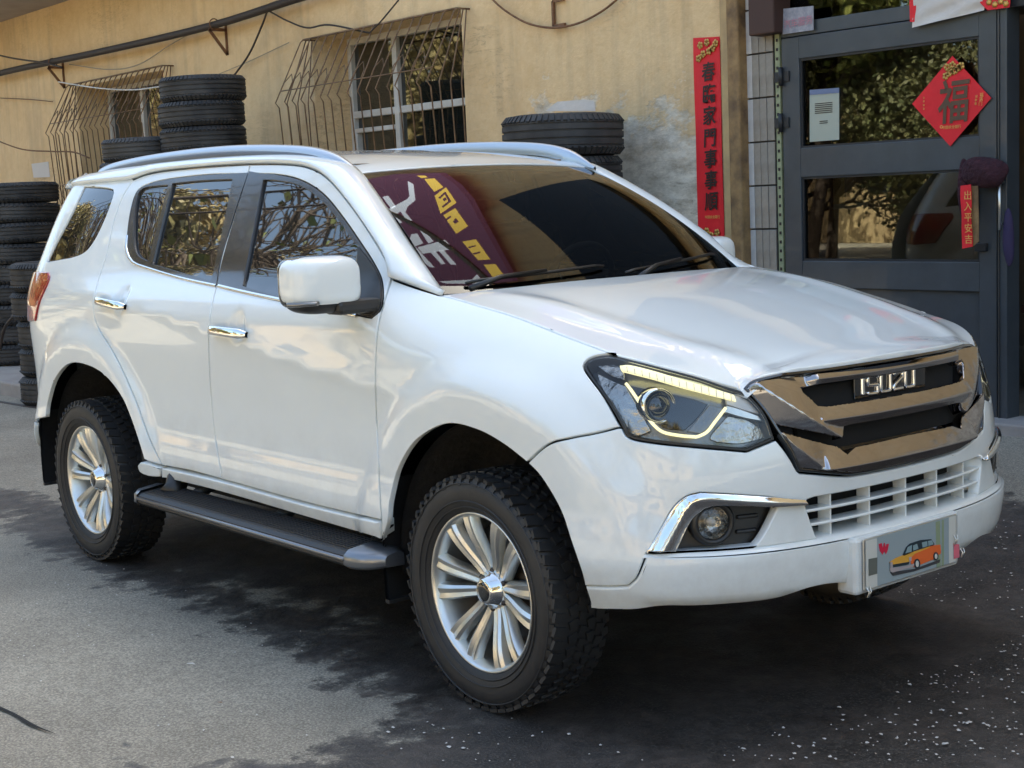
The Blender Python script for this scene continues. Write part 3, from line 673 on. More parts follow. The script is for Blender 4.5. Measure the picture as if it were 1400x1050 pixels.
# ------------------------------------------------------------------ hood
E1 = tr3(HOODL[:-1]+[(846, 486)], 6); E2 = tr3([(846, 486), (868, 491), (890, 496.5), (920, 504.5), (950, 512.5), (990, 525.5), (1013, 532)], 6)
_c = to_sz(hit([(1021, 525)]))[0]; sg = np.linspace(_c[0], SCEN, 30); E3 = body(np.stack([sg, np.interp(sg, [_c[0], _c[0]+.035, _c[0]+.14, SCEN], [_c[1], 1.050, 1.062, 1.070])], 1))
E3[-1] = [E3[-1, 0], 0, E3[-1, 2]]
ED = np.vstack([E1, E2[1:], E3]); o = np.argsort(ED[:, 0], kind='stable'); EDs = ED[o]
ye = lambda x: np.maximum(np.interp(x, EDs[:, 0], -EDs[:, 1]), 1e-3); ze = lambda x: np.interp(x, EDs[:, 0], EDs[:, 2])
NX = E3[-1, 0]
TC = Sp([-.5, -.2, .1, .4, .65, .80, NX+.001], [1.305, 1.283, 1.245, 1.180, 1.118, 1.085, 1.0705])
YR = Sp([-.4, 0, .4, .75], [.62, .60, .56, .46])
def hoodf(U):
    x, y = U[:, 0], U[:, 1]; xx = np.minimum(x, NX-.0005); r = np.clip(np.abs(y)/ye(xx), 0, 1.02)
    z = TC(xx)-(TC(xx)-ze(xx))*r**2.4
    z = z+.011*np.exp(-((np.abs(y)-YR(xx))/.055)**2)*(1-sst(.80, 1.0, r))*sst(-.35, 0, x)*1.0
    return np.stack([x, y, z], 1)
nearE = ED[:, :2]; farE = nearE[::-1].copy(); farE[:, 1] *= -1
yb = np.linspace(farE[-1, 1], nearE[0, 1], 40)[1:-1]; rear = np.stack([nearE[0, 0]+(1-(yb/.76)**2)*.14, yb], 1)
hood = panel('hood', PAINT, suv, hoodf, np.vstack([nearE, farE[1:], rear]), step=.03, gap=.002, depth=.03, r=.004)
# under-hood lip and cowl
cow = [np.array([[-.345+.145*(1-(t/.75)**2), t, 1.255+.02*(1-(t/.75)**2)] for t in np.linspace(-.75, .75, 40)]), np.array([[-.42+.13*(1-(t/.72)**2), t, 1.245+.0*t] for t in np.linspace(-.72, .72, 40)])]
loft('cowl', 'black_trim', suv, cow, n=40)
g = G().box((.12, 0, .92), (.9, .95, .2)); g.box((-.1, 0, .62), (1.2, .9, .5)); g.box((-2.0, 0, .5), (2.9, 1.3, .25)); g.box((.58, 0, .60), (.16, 1.0, .25)); g.obj('underbody', 'gap_black', suv)
# ------------------------------------------------------------------ windshield, roof, cant rails
def ws(U):
    u, v = U[:, 0], U[:, 1]      # u -1..1 across, v 0..1 up
    xb = -.385+.125*(1-u*u); zb = 1.262-.008*(1-u*u); yb_ = .705*u
    xt = -1.070+.06*(1-u*u); zt = 1.672+.018*(1-u*u); yt = .557*u
    b = .035*4*v*(1-v)
    return np.stack([xb*(1-v)+xt*v+b*.5, yb_*(1-v)+yt*v, zb*(1-v)+zt*v+b*.85], 1)
q = [(-1, 0)]+[(-1, t) for t in np.linspace(0, 1, 16)]+[(t, 1) for t in np.linspace(-1, 1, 30)]+[(1, t) for t in np.linspace(1, 0, 16)]+[(t, 0) for t in np.linspace(1, -1, 30)]
def rsq(poly, step=.04): return rs(np.array(poly, float), step)
wsx = panel('windshield', 'windshield_glass', suv, ws, rsq([(-1, 0), (1, 0), (1, 1), (-1, 1)]), step=.06, gap=0, depth=.004, r=.001)
wsb = panel('windshield_band', 'gloss_black', wsx, lambda U: ws(U)-normals_of(ws, U)*.0035, rsq([(-1, 0), (1, 0), (1, 1), (-1, 1)]), holes=[rsq([(-.955, .055), (.955, .055), (.95, .965), (-.95, .965)])[::-1]], step=.05, gap=0, depth=.002, r=.001)
B3 = crom(np.array([[-.332, -.742, 1.262], [-.385, -.709, 1.262], [-.6, -.674, 1.405], [-.85, -.614, 1.562], [-1.067, -.560, 1.674], [-1.20, -.563, 1.705], [-1.5, -.575, 1.740], [-2.1, -.585, 1.763], [-2.7, -.583, 1.757], [-3.2, -.570, 1.738], [-3.5, -.555, 1.715], [-3.62, -.54, 1.69]]), 6)
At = tr3([(535, 381), (530, 361), (507, 321), (478, 279), (448, 244), (422, 229), (389, 224.5), (343, 224.5), (297, 227), (231, 233), (199, 239), (182, 246)], 5)
Ar = body(np.stack([np.linspace(qtop[-1, 0], XRS-.45, 14)[1:], np.linspace(qtop[-1, 1]-.0, 1.70, 14)[1:]], 1)); At = np.vstack([At, Ar])
xs_ = np.concatenate([np.linspace(-.338, -1.1, 30), np.linspace(-1.15, -3.60, 40)]); xa_ = np.concatenate([np.linspace(At[0, 0], -1.1, 30), np.linspace(-1.15, -3.60, 40)])
def at_x(C, x): o = np.argsort(C[:, 0]); return np.stack([x, np.interp(x, C[o, 0], C[o, 1]), np.interp(x, C[o, 0], C[o, 2])], 1)
RA, RB = at_x(At, xa_), at_x(B3, xs_)
nn = np.cross(np.gradient(RA, axis=0), RB-RA); nn /= np.linalg.norm(nn, axis=1)[:, None]+1e-9; nn[nn[:, 1] > 0] *= -1; rmp = sst(0, 12, np.arange(len(RA)))
rails = []
for t in np.linspace(0, 1, 9):
    rails.append(RA*(1-t)+RB*t+nn*((.006+.010*rmp)*4*t*(1-t)*np.minimum(1, np.linalg.norm(RB-RA, axis=1)/.12))[:, None])
cant = loft('roof_side', PAINT, suv, rails, n=90, thick=.02)
yeR = lambda x: np.interp(x, B3[::-1, 0], -B3[::-1, 1]); zeR = lambda x: np.interp(x, B3[::-1, 0], B3[::-1, 2])
TR = Sp([-3.7, -3.2, -2.6, -2.0, -1.5, -1.2, -1.0], [1.705, 1.765, 1.787, 1.79, 1.765, 1.732, 1.692])
def rooff(U):
    x, y = U[:, 0], U[:, 1]; r = np.abs(y)/yeR(x); f = .006*np.cos(np.clip(np.abs(y), 0, .45)/.075*math.pi)*(1-sst(.36, .45, np.abs(y)))*sst(-1.5, -1.9, x)
    return np.stack([x, y, TR(x)-(TR(x)-zeR(x))*r**2.6+f*.3], 1)
rx = np.linspace(-3.6, -1.067, 60); ro_ = np.vstack([np.stack([rx, -yeR(rx)], 1), [[-1.066+.06*(1-(t/.56)**2), t] for t in np.linspace(-.55, .55, 20)], np.stack([rx[::-1], yeR(rx[::-1])], 1)])
roof = panel('roof', PAINT, suv, rooff, rs(ro_, .03), step=.045, gap=0, depth=.03, r=.004)
# roof rails
rp = crom(np.array([[-1.02, -.566, 1.668], [-1.16, -.572, 1.722], [-1.35, -.578, 1.762], [-1.7, -.588, 1.788], [-2.1, -.594, 1.799], [-2.6, -.592, 1.795], [-3.0, -.583, 1.779], [-3.2, -.573, 1.756], [-3.32, -.565, 1.727]]), 8)
def sweep(P, prof, side=(0, -1, 0)):
    T = np.gradient(P, axis=0); T /= np.linalg.norm(T, axis=1)[:, None]; S = np.array(side)-T*(T@np.array(side))[:, None]; S /= np.linalg.norm(S, axis=1)[:, None]; N_ = np.cross(S, T); N_[N_[:, 2] < 0] *= -1
    return np.array([P+S*a+N_*b for a, b in prof])
k = np.minimum(1, np.minimum(np.arange(len(rp)), np.arange(len(rp))[::-1])/9)
g = G().grid(np.array([rp+(q-rp)*(.25+.75*k[:, None]) for q in sweep(rp, [(-.02, -.03), (-.02, .012), (-.01, .022), (.008, .020), (.020, .008), (.023, -.004)])]), True)
rr_ = g.obj('roof_rail', 'rail_silver', suv)
g = G().grid(np.array([rp+(q-rp)*(.3+.7*k[:, None]) for q in sweep(rp, [(.0225, -.0035), (.026, -.008), (.026, -.040), (.015, -.05)])]), True)
g.obj('rail_base', 'rail_grey', rr_)
# rear end: tailgate, window, spoiler, tail lamps
tz = np.linspace(.62, 1.70, 20); sA = XRS-KR*1.20
tg = []
for z in tz: tg.append([[body(np.array([[XRS-KR*1.28, z]]))[0][0]+.0-.01*(1-(u*u)), u*.66*(1-.25*sst(1.2, 1.7, z)), z] for u in np.linspace(-1, 1, 20)])
tgm = G().grid(np.array(tg), True, flip=True).obj('tailgate', PAINT, suv)
tw = []
for z in np.linspace(1.28, 1.66, 10): tw.append([[body(np.array([[XRS-KR*1.28, z]]))[0][0]-.02-.01*(1-(u*u)), u*.60*(1-.2*sst(1.2, 1.7, z)), z] for u in np.linspace(-1, 1, 20)])
G().grid(np.array(tw), True, flip=True).obj('rear_window', 'glass_dark', tgm)
sp = np.array([[[x, y_, z+.012*(1-(y_/.6)**2)] for y_ in np.linspace(-.60, .60, 24)] for x, z in [(-3.30, 1.752), (-3.42, 1.745), (-3.50, 1.738), (-3.54, 1.728), (-3.545, 1.712), (-3.52, 1.70), (-3.42, 1.68)]])
G().grid(sp, True).obj('spoiler', PAINT, suv)
TLU = np.vstack([trc([(50, 439, 1), (55, 415), (63, 396), (69, 381), (68, 372)]), [[-3.45, 1.31], [-3.62, 1.305], [-3.78, 1.28], [-3.88, 1.20], [-3.86, 1.12], [-3.72, 1.07], [-3.5, 1.065]]])
def tlo(U): return .010+.0*U[:, 0]
tl = panel('tail_lamp', 'lamp_red', suv, bodyo(tlo), rs(TLU, .02), step=.03, depth=.03, r=.006)
# ------------------------------------------------------------------ copies on the far side
for o_ in [c for c in list(suv.children) if c.name.split('.')[0] in ('front_fender', 'front_door', 'rear_door', 'quarter_panel', 'rear_bumper', 'sill_panel', 'sill_end_panel', 'inner_shell', 'headlight', 'roof_rail', 'tail_lamp')]: mirror(o_)
cm = mirror_mesh(cant.data); c2 = new('roof_side', cm, PAINT, suv); s_ = c2.modifiers.new('s', 'SOLIDIFY'); s_.thickness = .02; s_.offset = 1
for o_ in [fog, acc]: mirror(o_, bumper)
# ------------------------------------------------------------------ arch liners
for xc in (.04, -2.80):
    for sy in (-1, 1):
        a = np.linspace(.07*math.pi, 1.04*math.pi, 36); A = []
        for yy, r in ((.865, .495), (.85, .505), (.80, .51), (.6, .51), (.45, .48), (.44, .0)):
            A.append([(xc+r*math.cos(t), sy*yy, .385+.03+r*math.sin(t)*.98) for t in a])
        G().grid(np.array(A), True).obj('arch_liner', 'mud', suv)
# ------------------------------------------------------------------ wheels
def tyre_meshes():
    g = G(); pr = [(.235, -.098), (.247, -.112), (.262, -.120), (.285, -.129), (.318, -.133), (.348, -.128), (.364, -.118), (.373, -.104), (.376, -.08), (.376, .08), (.373, .104), (.348, .128), (.318, .133), (.285, .129), (.247, .112), (.235, .098)]
    g.lathe(pr, 96)
    for rr, hh in ((.352, -.1285), (.290, -.1315), (.268, -.124)):    # raised rings on the sidewall
        g.lathe([(rr-.003, hh+.001), (rr-.0015, hh-.0022), (rr+.0015, hh-.0022), (rr+.003, hh+.001)], 96)
    me = g.mesh('tyre'); 
    t = G(); N = 54
    for k in range(N):
        for row, (yc, wd, ln, off, r0) in enumerate([(-.102, .046, .029, 0, .374), (-.052, .036, .026, .35, .378), (-.012, .026, .025, .8, .379), (.030, .030, .026, .2, .379), (.076, .040, .028, .6, .377), (.108, .03, .029, .1, .372)]):
            a = 2*math.pi*(k+off)/N; c, s_ = math.cos(a), math.sin(a); sk = .25*((-1)**row)
            er, et = np.array([c, 0, s_]), np.array([-s_, 0, c]); ey = np.array([0, 1., 0]); et2 = et*math.cos(sk)+ey*math.sin(sk); ey2 = ey*math.cos(sk)-et*math.sin(sk)
            t.box(er*(r0+.0005)+ey*yc, (.013, wd, ln), np.stack([er, ey2, et2], 1))
        a = 2*math.pi*(k+.3)/N; c, s_ = math.cos(a), math.sin(a); er, et = np.array([c, 0, s_]), np.array([-s_, 0, c])
        for sy in (-1, 1):
            n_ = er*.35+np.array([0, sy, 0]); n_ /= np.linalg.norm(n_); b_ = np.cross(n_, et); t.box(er*.357+np.array([0, sy*.1225, 0]), (.008, .026 if k % 2 else .018, .024), np.stack([n_, b_, et], 1))
    return me, t.mesh('tread')
tyre_me, tread_me = tyre_meshes()
for m_ in (tyre_me, tread_me):
    co = np.empty(len(m_.vertices)*3); m_.vertices.foreach_get('co', co); c3_ = co.reshape(-1, 3); r_ = np.hypot(c3_[:, 0], c3_[:, 2]); k_ = (.24+(r_-.24)*.865)/r_; c3_[:, 0] *= k_; c3_[:, 2] *= k_; c3_[:, 1] = np.where(c3_[:, 1] > -.06, -.06+(c3_[:, 1]+.06)*.80, c3_[:, 1]); m_.vertices.foreach_set('co', c3_.ravel()); m_.update()
def rim_mesh():
    g = G(); g.lathe([(.244, -.104), (.2475, -.111), (.2445, -.1145), (.239, -.112), (.234, -.104), (.228, -.090), (.222, -.05), (.20, .02), (.205, .10), (.235, .11)], 96)
    return g.mesh('rim')
def spoke_mesh():
    """one arm from hub to rim along +x, offset so that two make a pair; machined face with bevelled flanks"""
    g = G(); rows = []
    for t in np.linspace(0, 1, 10):
        r = .050+t*(.231-.050); yf = -.062-.040*sst(0, 1, t)-.006*math.sin(math.pi*t); hw = .0150+.0105*t; zc = .0155+.034*t
        zt = [(-1.25, .030), (-1.0, .007), (-.55, .0), (.10, .0045), (.75, .0), (1.0, .008), (1.22, .030)]
        rows.append([(r, yf+dy, zc+hw*a) for a, dy in zt])
    g.grid(np.array(rows), True); return autosmooth(g.mesh('spoke'), 25)
rim_me, spoke_me = rim_mesh(), spoke_mesh(); spoke_m2 = G().grid(np.array([[0]*3]*4, float).reshape(2, 2, 3))
sm2 = spoke_me.copy(); co = np.empty(len(sm2.vertices)*3); sm2.vertices.foreach_get('co', co); co[2::3] *= -1; sm2.vertices.foreach_set('co', co); sm2.flip_normals()
hub_me = G().lathe([(.064, -.02), (.062, -.060), (.056, -.074), (.046, -.082), (.040, -.094), (.034, -.098), (.030, -.099)], 40).mesh('hub_cap')
cap_me = G().lathe([(.030, -.099), (.029, -.1005), (.012, -.101), (.0005, -.101)], 30).mesh('centre_badge')
disc_me = G().lathe([(.0005, -.01), (.16, -.012), (.165, .0), (.225, .03), (.225, .1)], 48).mesh('brake_disc')
for me_, ma in ((tyre_me, 'rubber'), (tread_me, 'rubber'), (rim_me, 'silver'), (spoke_me, 'silver'), (sm2, 'silver'), (hub_me, 'chrome'), (cap_me, 'gloss_black'), (disc_me, 'disc')): me_.materials.append(MAT[ma])
nut_me = G().lathe([(.0005, -.008), (.006, -.008), (.009, -.004), (.009, .01)], 8).mesh('wheel_nut'); nut_me.materials.append(MAT['disc'])
def child(name, me, p, loc=(0, 0, 0), rot=(0, 0, 0)):
    o = bpy.data.objects.new(name, me); link(o, p); o.location = loc; o.rotation_euler = rot; return o
for (xc, sy, ph) in ((0, -1, .03), (-2.845, -1, .21), (0, 1, .4), (-2.845, 1, .1)):
    wh = bpy.data.objects.new('wheel', None); wh.empty_display_size = .1; link(wh, suv); wh.location = (xc, sy*.785, .383); wh.rotation_euler = (0, ph, 0 if sy < 0 else math.pi)
    ty = child('tyre', tyre_me, wh); child('tread', tread_me, wh); child('rim', rim_me, wh); child('brake_disc', disc_me, wh); child('hub_cap', hub_me, wh); child('centre_badge', cap_me, wh)
    for k in range(6):
        child('spoke', spoke_me, wh, rot=(0, k*math.pi/3, 0)); child('spoke', sm2, wh, rot=(0, k*math.pi/3, 0))
        a = k*math.pi/3+math.pi/6; child('wheel_nut', nut_me, wh, (.060*math.cos(a), -.060, .060*math.sin(a)))
# suspension hint
g = G(); g.tube([(0, -.7, .36), (0, .7, .36)], .035); g.tube([(-2.845, -.7, .38), (-2.845, .7, .38)], .05); g.obj('axle', 'mud', suv)
# ------------------------------------------------------------------ mud flaps
def flap(pts, sy=-1):
    g = G(); g.grid(np.array([[(x+dx, sy*yy, z) for x, z in pts] for yy, dx in ((.915, 0), (.90, -.012), (.66, -.012))]), True); g2 = g.grid(np.array([[(x+dx-.012, sy*yy, z) for x, z in pts] for yy, dx in ((.915, 0), (.90, -.012), (.66, -.012))]), True)
    g.box((pts[-1][0]-.01, sy*.79, pts[-1][1]), (.02, .25, .012)); return g.obj('mud_flap', 'rubber', suv)
for sy in (-1, 1):
    flap([(-.432, .68), (-.455, .60), (-.470, .50), (-.475, .40), (-.472, .285), (-.465, .27)], sy)
    flap([(-3.295, .66), (-3.33, .56), (-3.345, .45), (-3.345, .33), (-3.335, .305)], sy)
# ------------------------------------------------------------------ running board
def board(sy):
    g = G(); x0, x1 = -2.10, -.56
    prof = [(-.845, .395), (-.845, .440), (-.87, .448), (-1.0, .438), (-1.015, .428), (-1.018, .402), (-1.00, .388), (-.86, .385)]
    P = np.array([[(x, sy*-y_ if sy > 0 else y_, z) for y_, z in prof] for x in np.linspace(x0, x1, 12)]); g.grid(P, False, closeu=True)
    b = g.obj('running_board', 'step_rubber', suv)
    for k in range(9):
        y_ = -.868-.0135*k; G().bar((x0+.02, -sy*y_ if sy > 0 else y_, .4485-.0010*k), (x1-.01, -sy*y_ if sy > 0 else y_, .4485-.0010*k), .006, .006).obj('tread_rib', 'step_rubber', b)
    yy = -1.0185; yy = yy if sy < 0 else -yy
    G().tube([(x0, yy, .418), (x1, yy, .418)], .0075, 8).obj('edge_trim', 'step_metal', b)
    for xa, d in ((x1, 1), (x0, -1)):
        rows = []
        for t in np.linspace(0, 1, 8):
            k = math.sqrt(max(0, 1-(t*.93)**2)); rows.append([(xa+d*t*(.13 if d > 0 else .10), (y_*1.0 if True else 0)*(1) if sy < 0 else -y_, .415+(z-.415)*(.35+.65*k)*1.03) for y_, z in [(-.85-(.02*t), .39), (-.85-(.02*t), .448), (-.9, .458), (-.9-.10*k, .446), (-.9-.12*k, .43), (-.9-.122*k, .40), (-.9-.10*k, .385), (-.87, .38)]])
        g = G().grid(np.array(rows), True, closeu=True); n_ = 8; g.add(rows[-1], [tuple(range(8))]); g.obj('step_end_cap', 'step_metal', b)
    for xb in (-1.9, -1.25, -.62): G().tube([(xb, sy*.60, .48), (xb, sy*.80, .46), (xb, sy*.88, .41)], .03, 8).obj('step_bracket', 'black_trim', b)
    G().tube([(-2.03, sy*.86, .50), (-2.02, sy*.885, .45), (-2.0, sy*.92, .43)], .045, 10).obj('step_boot', 'black_trim', b)
board(-1); board(1)
# ------------------------------------------------------------------ mirrors
def supere(c, r, e, z0=-1, z1=1, n=(36, 24), tilt=0):
    A = []
    sg = lambda v, p: np.sign(v)*np.abs(v)**p
    a0, a1 = math.asin(z0), math.asin(z1)
    for ph in np.linspace(a0, a1, n[1]):
        row = []
        for th_ in np.linspace(0, 2*math.pi, n[0], endpoint=False):
            cp = abs(math.cos(ph))**e[1]; row.append((c[0]+r[0]*cp*sg(math.cos(th_), e[0]), c[1]+r[1]*cp*sg(math.sin(th_), e[0]), c[2]+r[2]*sg(math.sin(ph), e[1])))
        A.append(row)
    return np.array(A)
def side_mirror(sy):
    c = (-.59, sy*1.03, 1.320) if sy < 0 else (-.80, 1.00, 1.285); A = supere(c, (.078, .122, .084) if sy < 0 else (.10, .075, .085), (.58, .50), -.60, 1)
    A[..., 0] += .10*(np.abs(A[..., 1])-1.025)*-1.0; A[..., 2] += -.035*(A[..., 0]-c[0])+.0
    m_ = G().grid(A, True, closeu=True).obj('side_mirror', PAINT, suv)
    Bm = supere(c, (.0765, .120, .100) if sy < 0 else (.095, .07, .088), (.56, .60), -1, -.30); Bm[..., 0] += .10*(np.abs(Bm[..., 1])-1.025)*-1.0
    g = G().grid(Bm, True, closeu=True)
    g.box((c[0]+.03, sy*.93, c[2]-.083), (.10, .17, .046), bev=.015)
    g.obj('mirror_base', 'black_trim', m_)
    if sy > 0: return
    A2 = supere((c[0]-.02, sy*1.025, c[2]), (.066, .12, .085), (.42, .42)); A2[..., 0] -= .012; G().grid(A2, True, closeu=True).obj('mirror_glass', 'glass_dark', m_)
    P = np.array([(c[0]+.072*math.cos(t)-.0, sy*(1.025+.05+.092*math.sin(t)), c[2]-.062) for t in np.linspace(.1, 1.35, 12)])
    G().tube(P, .008, 8).obj('mirror_indicator', 'lamp_grey', m_)
side_mirror(-1); side_mirror(1)
# ------------------------------------------------------------------ wipers
for y0, y1 in ((-.60, -.05), (.02, .60)):
    P = []
    for t in np.linspace(0, 1, 14): 
        u = (y0+(y1-y0)*t)/.69; v = .045+.05*t; p = ws(np.array([[u, v]]))[0]; n = normals_of(ws, np.array([[u, v]]))[0]; P.append(p+n*(.018 if .04 < t < .96 else .01))
    wpr = G().tube(P, .006, 6).obj('wiper', 'black_trim', suv)
    a = np.array(P[0])+[.05, .02*np.sign(y0), -.015]; b = np.array(P[7]); G().tube([a, a*.6+b*.4+[0, 0, .018], b+[0, 0, .008]], [.011, .008, .006], 6).obj('wiper_arm', 'black_trim', wpr)
# ------------------------------------------------------------------ interior
g = G().box((-.62, 0, 1.16), (.55, 1.36, .16), bev=.05); dash = g.obj('dashboard', 'seat_black', suv)
g = G(); a = np.linspace(0, 2*math.pi, 30)
Pw = np.array([(-.92+.06*math.sin(t), .36+.18*math.cos(t), 1.20+.17*math.sin(t)) for t in a]); g.tube(Pw, .014, 8, cap=False); g.bar((-.92, .20, 1.20), (-.92, .52, 1.20), .02, .04); g.obj('steering_wheel', 'seat_black', suv)
for yy in (-.36, .36):
    g = G().box((-1.35, yy, 1.15), (.14, .50, .62), bev=.05); g.box((-1.12, yy, .88), (.5, .5, .16), bev=.05); g.box((-1.38, yy, 1.55), (.10, .26, .16), bev=.04); g.obj('front_seat', 'seat_black', suv)
g = G().box((-2.2, 0, 1.2), (.16, 1.2, .6), bev=.05); g.obj('rear_seat', 'seat_black', suv)
for sy in (-1, 1):
    loft('pillar_trim', 'beige_trim', suv, [at_x(B3, np.linspace(-.40, -1.06, 12))*[1, -sy*1, 1]+[-.02, .035*sy*-1, -.02], at_x(B3, np.linspace(-.40, -1.06, 12))*[1, -sy*1, 1]+[-.10, -.03*sy, -.03]], n=12)
G().box((-1.9, 0, 1.70), (1.5, 1.0, .02)).obj('headliner', 'beige_trim', suv)
G().box((-.98, 0, 1.585), (.03, .22, .055), bev=.012).obj('rear_view_mirror', 'seat_black', suv)
# ------------------------------------------------------------------ number board with printed card
PX = .938; PC = -.045
G().box((PX-.0405, PC, .500), (.070, .49, .165), bev=.012).obj('plate_mount', PAINT, suv)
plate = G().box((PX, PC, .504), (.006, .44, .146), bev=.002).obj('number_board', 'silver', suv)
# ================================================================== the place
WY = 3.5
def gz(y): return .014+.21*np.clip((np.asarray(y, float)-1.0)/2.5, 0, 1)
def nodes(name):
    m = bpy.data.materials.new(name); m.use_nodes = True; MAT[name] = m; return m, m.node_tree.nodes, m.node_tree.links, m.node_tree.nodes['Principled BSDF']
def NZ(N, L, scale, detail=6, rough=.6, vec=None, dist=0):
    t = N.new('ShaderNodeTexNoise'); t.inputs['Scale'].default_value = scale; t.inputs['Detail'].default_value = detail; t.inputs['Roughness'].default_value = rough; t.inputs['Distortion'].default_value = dist
    if vec is not None: L.new(vec, t.inputs['Vector'])
    return t.outputs[0]
def RMP(N, L, src, stops):
    r = N.new('ShaderNodeValToRGB'); e = r.color_ramp.elements
    while len(e) < len(stops): e.new(.5)
    for k, (p, c) in enumerate(stops): e[k].position = p; e[k].color = (*c, 1) if len(c) == 3 else c
    L.new(src, r.inputs[0]); return r.outputs[0]
def MIX(N, L, f, a, b, mode='MIX'):
    x = N.new('ShaderNodeMix'); x.data_type = 'RGBA'; x.blend_type = mode
    for s_, v in ((0, f), (6, a), (7, b)):
        if isinstance(v, (int, float)): x.inputs[s_].default_value = v
        elif isinstance(v, tuple): x.inputs[s_].default_value = (*v, 1)
        else: L.new(v, x.inputs[s_])
    return x.outputs[2]
def MTH(N, L, op, a, b=0., clamp=False):
    x = N.new('ShaderNodeMath'); x.operation = op; x.use_clamp = clamp
    for i, v in enumerate((a, b)):
        if isinstance(v, (int, float)): x.inputs[i].default_value = v
        else: L.new(v, x.inputs[i])
    return x.outputs[0]
K = lambda v: (v, v, v)
def vcomb(N, L, sc):
    tc = N.new('ShaderNodeTexCoord'); mp = N.new('ShaderNodeMapping'); mp.inputs['Scale'].default_value = sc; L.new(tc.outputs['Object'], mp.inputs['Vector']); return mp.outputs[0]
# ---- asphalt with a wet apron
m, N, L, b = nodes('asphalt'); tc = N.new('ShaderNodeTexCoord').outputs['Object']
fine = NZ(N, L, 120, 2, .8, tc); mid = NZ(N, L, 22, 6, .7, tc); big = NZ(N, L, .9, 5, .6, tc); grit = NZ(N, L, 75, 2, .5, tc)
vo = N.new('ShaderNodeTexVoronoi'); vo.inputs['Scale'].default_value = 110; L.new(tc, vo.inputs['Vector'])
dry = RMP(N, L, fine, [(.36, (.085, .078, .068)), (.5, (.25, .232, .20)), (.64, (.58, .545, .48))]); dry = MIX(N, L, .30, dry, RMP(N, L, vo.outputs['Distance'], [(.0, (.40, .385, .37)), (.55, (.17, .165, .16))]))
dry = MIX(N, L, .4, dry, RMP(N, L, mid, [(.3, (.17, .157, .138)), (.7, (.32, .30, .265))])); dry = MIX(N, L, 1., dry, RMP(N, L, big, [(.3, (.82, .76, .66)), (.7, (1.25, 1.18, 1.04))]), 'MULTIPLY')
wetc = RMP(N, L, fine, [(.3, (.012, .010, .009)), (.55, (.034, .029, .025)), (.72, (.13, .115, .10))])
wetc = MIX(N, L, RMP(N, L, NZ(N, L, 3.2, 8, .7, tc), [(.42, K(0)), (.62, K(1))]), wetc, RMP(N, L, mid, [(.3, (.034, .028, .024)), (.7, (.10, .082, .070))]))
at = N.new('ShaderNodeAttribute'); at.attribute_name = 'wet'
edge = NZ(N, L, 5, 9, .72, vcomb(N, L, (1.2, 1.0, 1)))
wm = MTH(N, L, 'ADD', at.outputs['Fac'], MTH(N, L, 'MULTIPLY', MTH(N, L, 'SUBTRACT', edge, .5), 1.9)); wmask = RMP(N, L, wm, [(.40, K(0)), (.47, K(.55)), (.53, K(.80)), (.70, K(1))])
col = MIX(N, L, wmask, dry, wetc)
# oil spots and cracks
sp_ = RMP(N, L, NZ(N, L, 1.7, 7, .75, tc, .4), [(.66, K(0)), (.70, K(.7))]); col = MIX(N, L, sp_, col, (.03, .028, .026))
L.new(col, b.inputs['Base Color'])
rg = RMP(N, L, NZ(N, L, 2.3, 7, .6, tc), [(.35, K(.35)), (.6, K(.7))]); L.new(MIX(N, L, wmask, (.85, .85, .85), rg), b.inputs['Roughness'])
bp = N.new('ShaderNodeBump'); bp.inputs['Strength'].default_value = .8; bp.inputs['Distance'].default_value = .006
h = MTH(N, L, 'ADD', MTH(N, L, 'MULTIPLY', fine, .6), MTH(N, L, 'MULTIPLY', grit, .5)); h = MTH(N, L, 'ADD', h, MTH(N, L, 'MULTIPLY', mid, .7)); L.new(h, bp.inputs['Height']); L.new(bp.outputs[0], b.inputs['Normal'])
# ground sheet: fine near the car, coarse outwards
xs1 = np.unique(np.round(np.concatenate([np.linspace(-90, -12, 20), np.linspace(-12, -5, 50), np.linspace(-5, 4, 150), np.linspace(4, 60, 20)]), 4))
ys1 = np.unique(np.round(np.concatenate([np.linspace(-70, -8, 16), np.linspace(-8, -2.6, 30), np.linspace(-2.6, 3.6, 104), np.linspace(3.6, 12, 6)]), 4))
XX, YY = np.meshgrid(xs1, ys1, indexing='ij'); ZZ = gz(YY)+.004*np.sin(XX*2.1+YY*1.3)*np.sin(YY*1.7)*(np.abs(XX) < 8)
g = G().grid(np.stack([XX, YY, ZZ], -1), True); me = bpy.data.meshes.new('ground'); me.from_pydata(g.v, [], g.f); me.polygons.foreach_set('use_smooth', [True]*len(g.f))
wetp = np.array([[-5.2, -.62], [-4.5, -.80], [-3.28, -.95], [-2.54, -.97], [-1.8, -.90], [-1.4, -.96], [-.6, -1.02], [-.1, -1.05], [-.05, -1.3], [-.12, -1.7], [.1, -2.3], [2.0, -3.2], [6, -2], [6, 2.6], [2, 2.2], [-.6, 2.3], [-3.0, 1.4], [-3.3, .1], [-4.0, -.42], [-4.7, -.45]])
P2 = np.stack([XX.ravel(), YY.ravel()], 1); ins = pip(P2, wetp); Dm = np.full(len(P2), 9.)
wl = resample(np.vstack([wetp, wetp[:1]]), .08)
nearm = (np.abs(P2[:, 0]) < 10) & (np.abs(P2[:, 1]) < 5)
for c_ in np.array_split(wl, 12): Dm[nearm] = np.minimum(Dm[nearm], np.sqrt(((P2[nearm][:, None]-c_[None])**2).sum(2)).min(1))
sd = np.where(ins, Dm, -Dm); wet = np.clip(.5+sd*1.7, 0, 1)
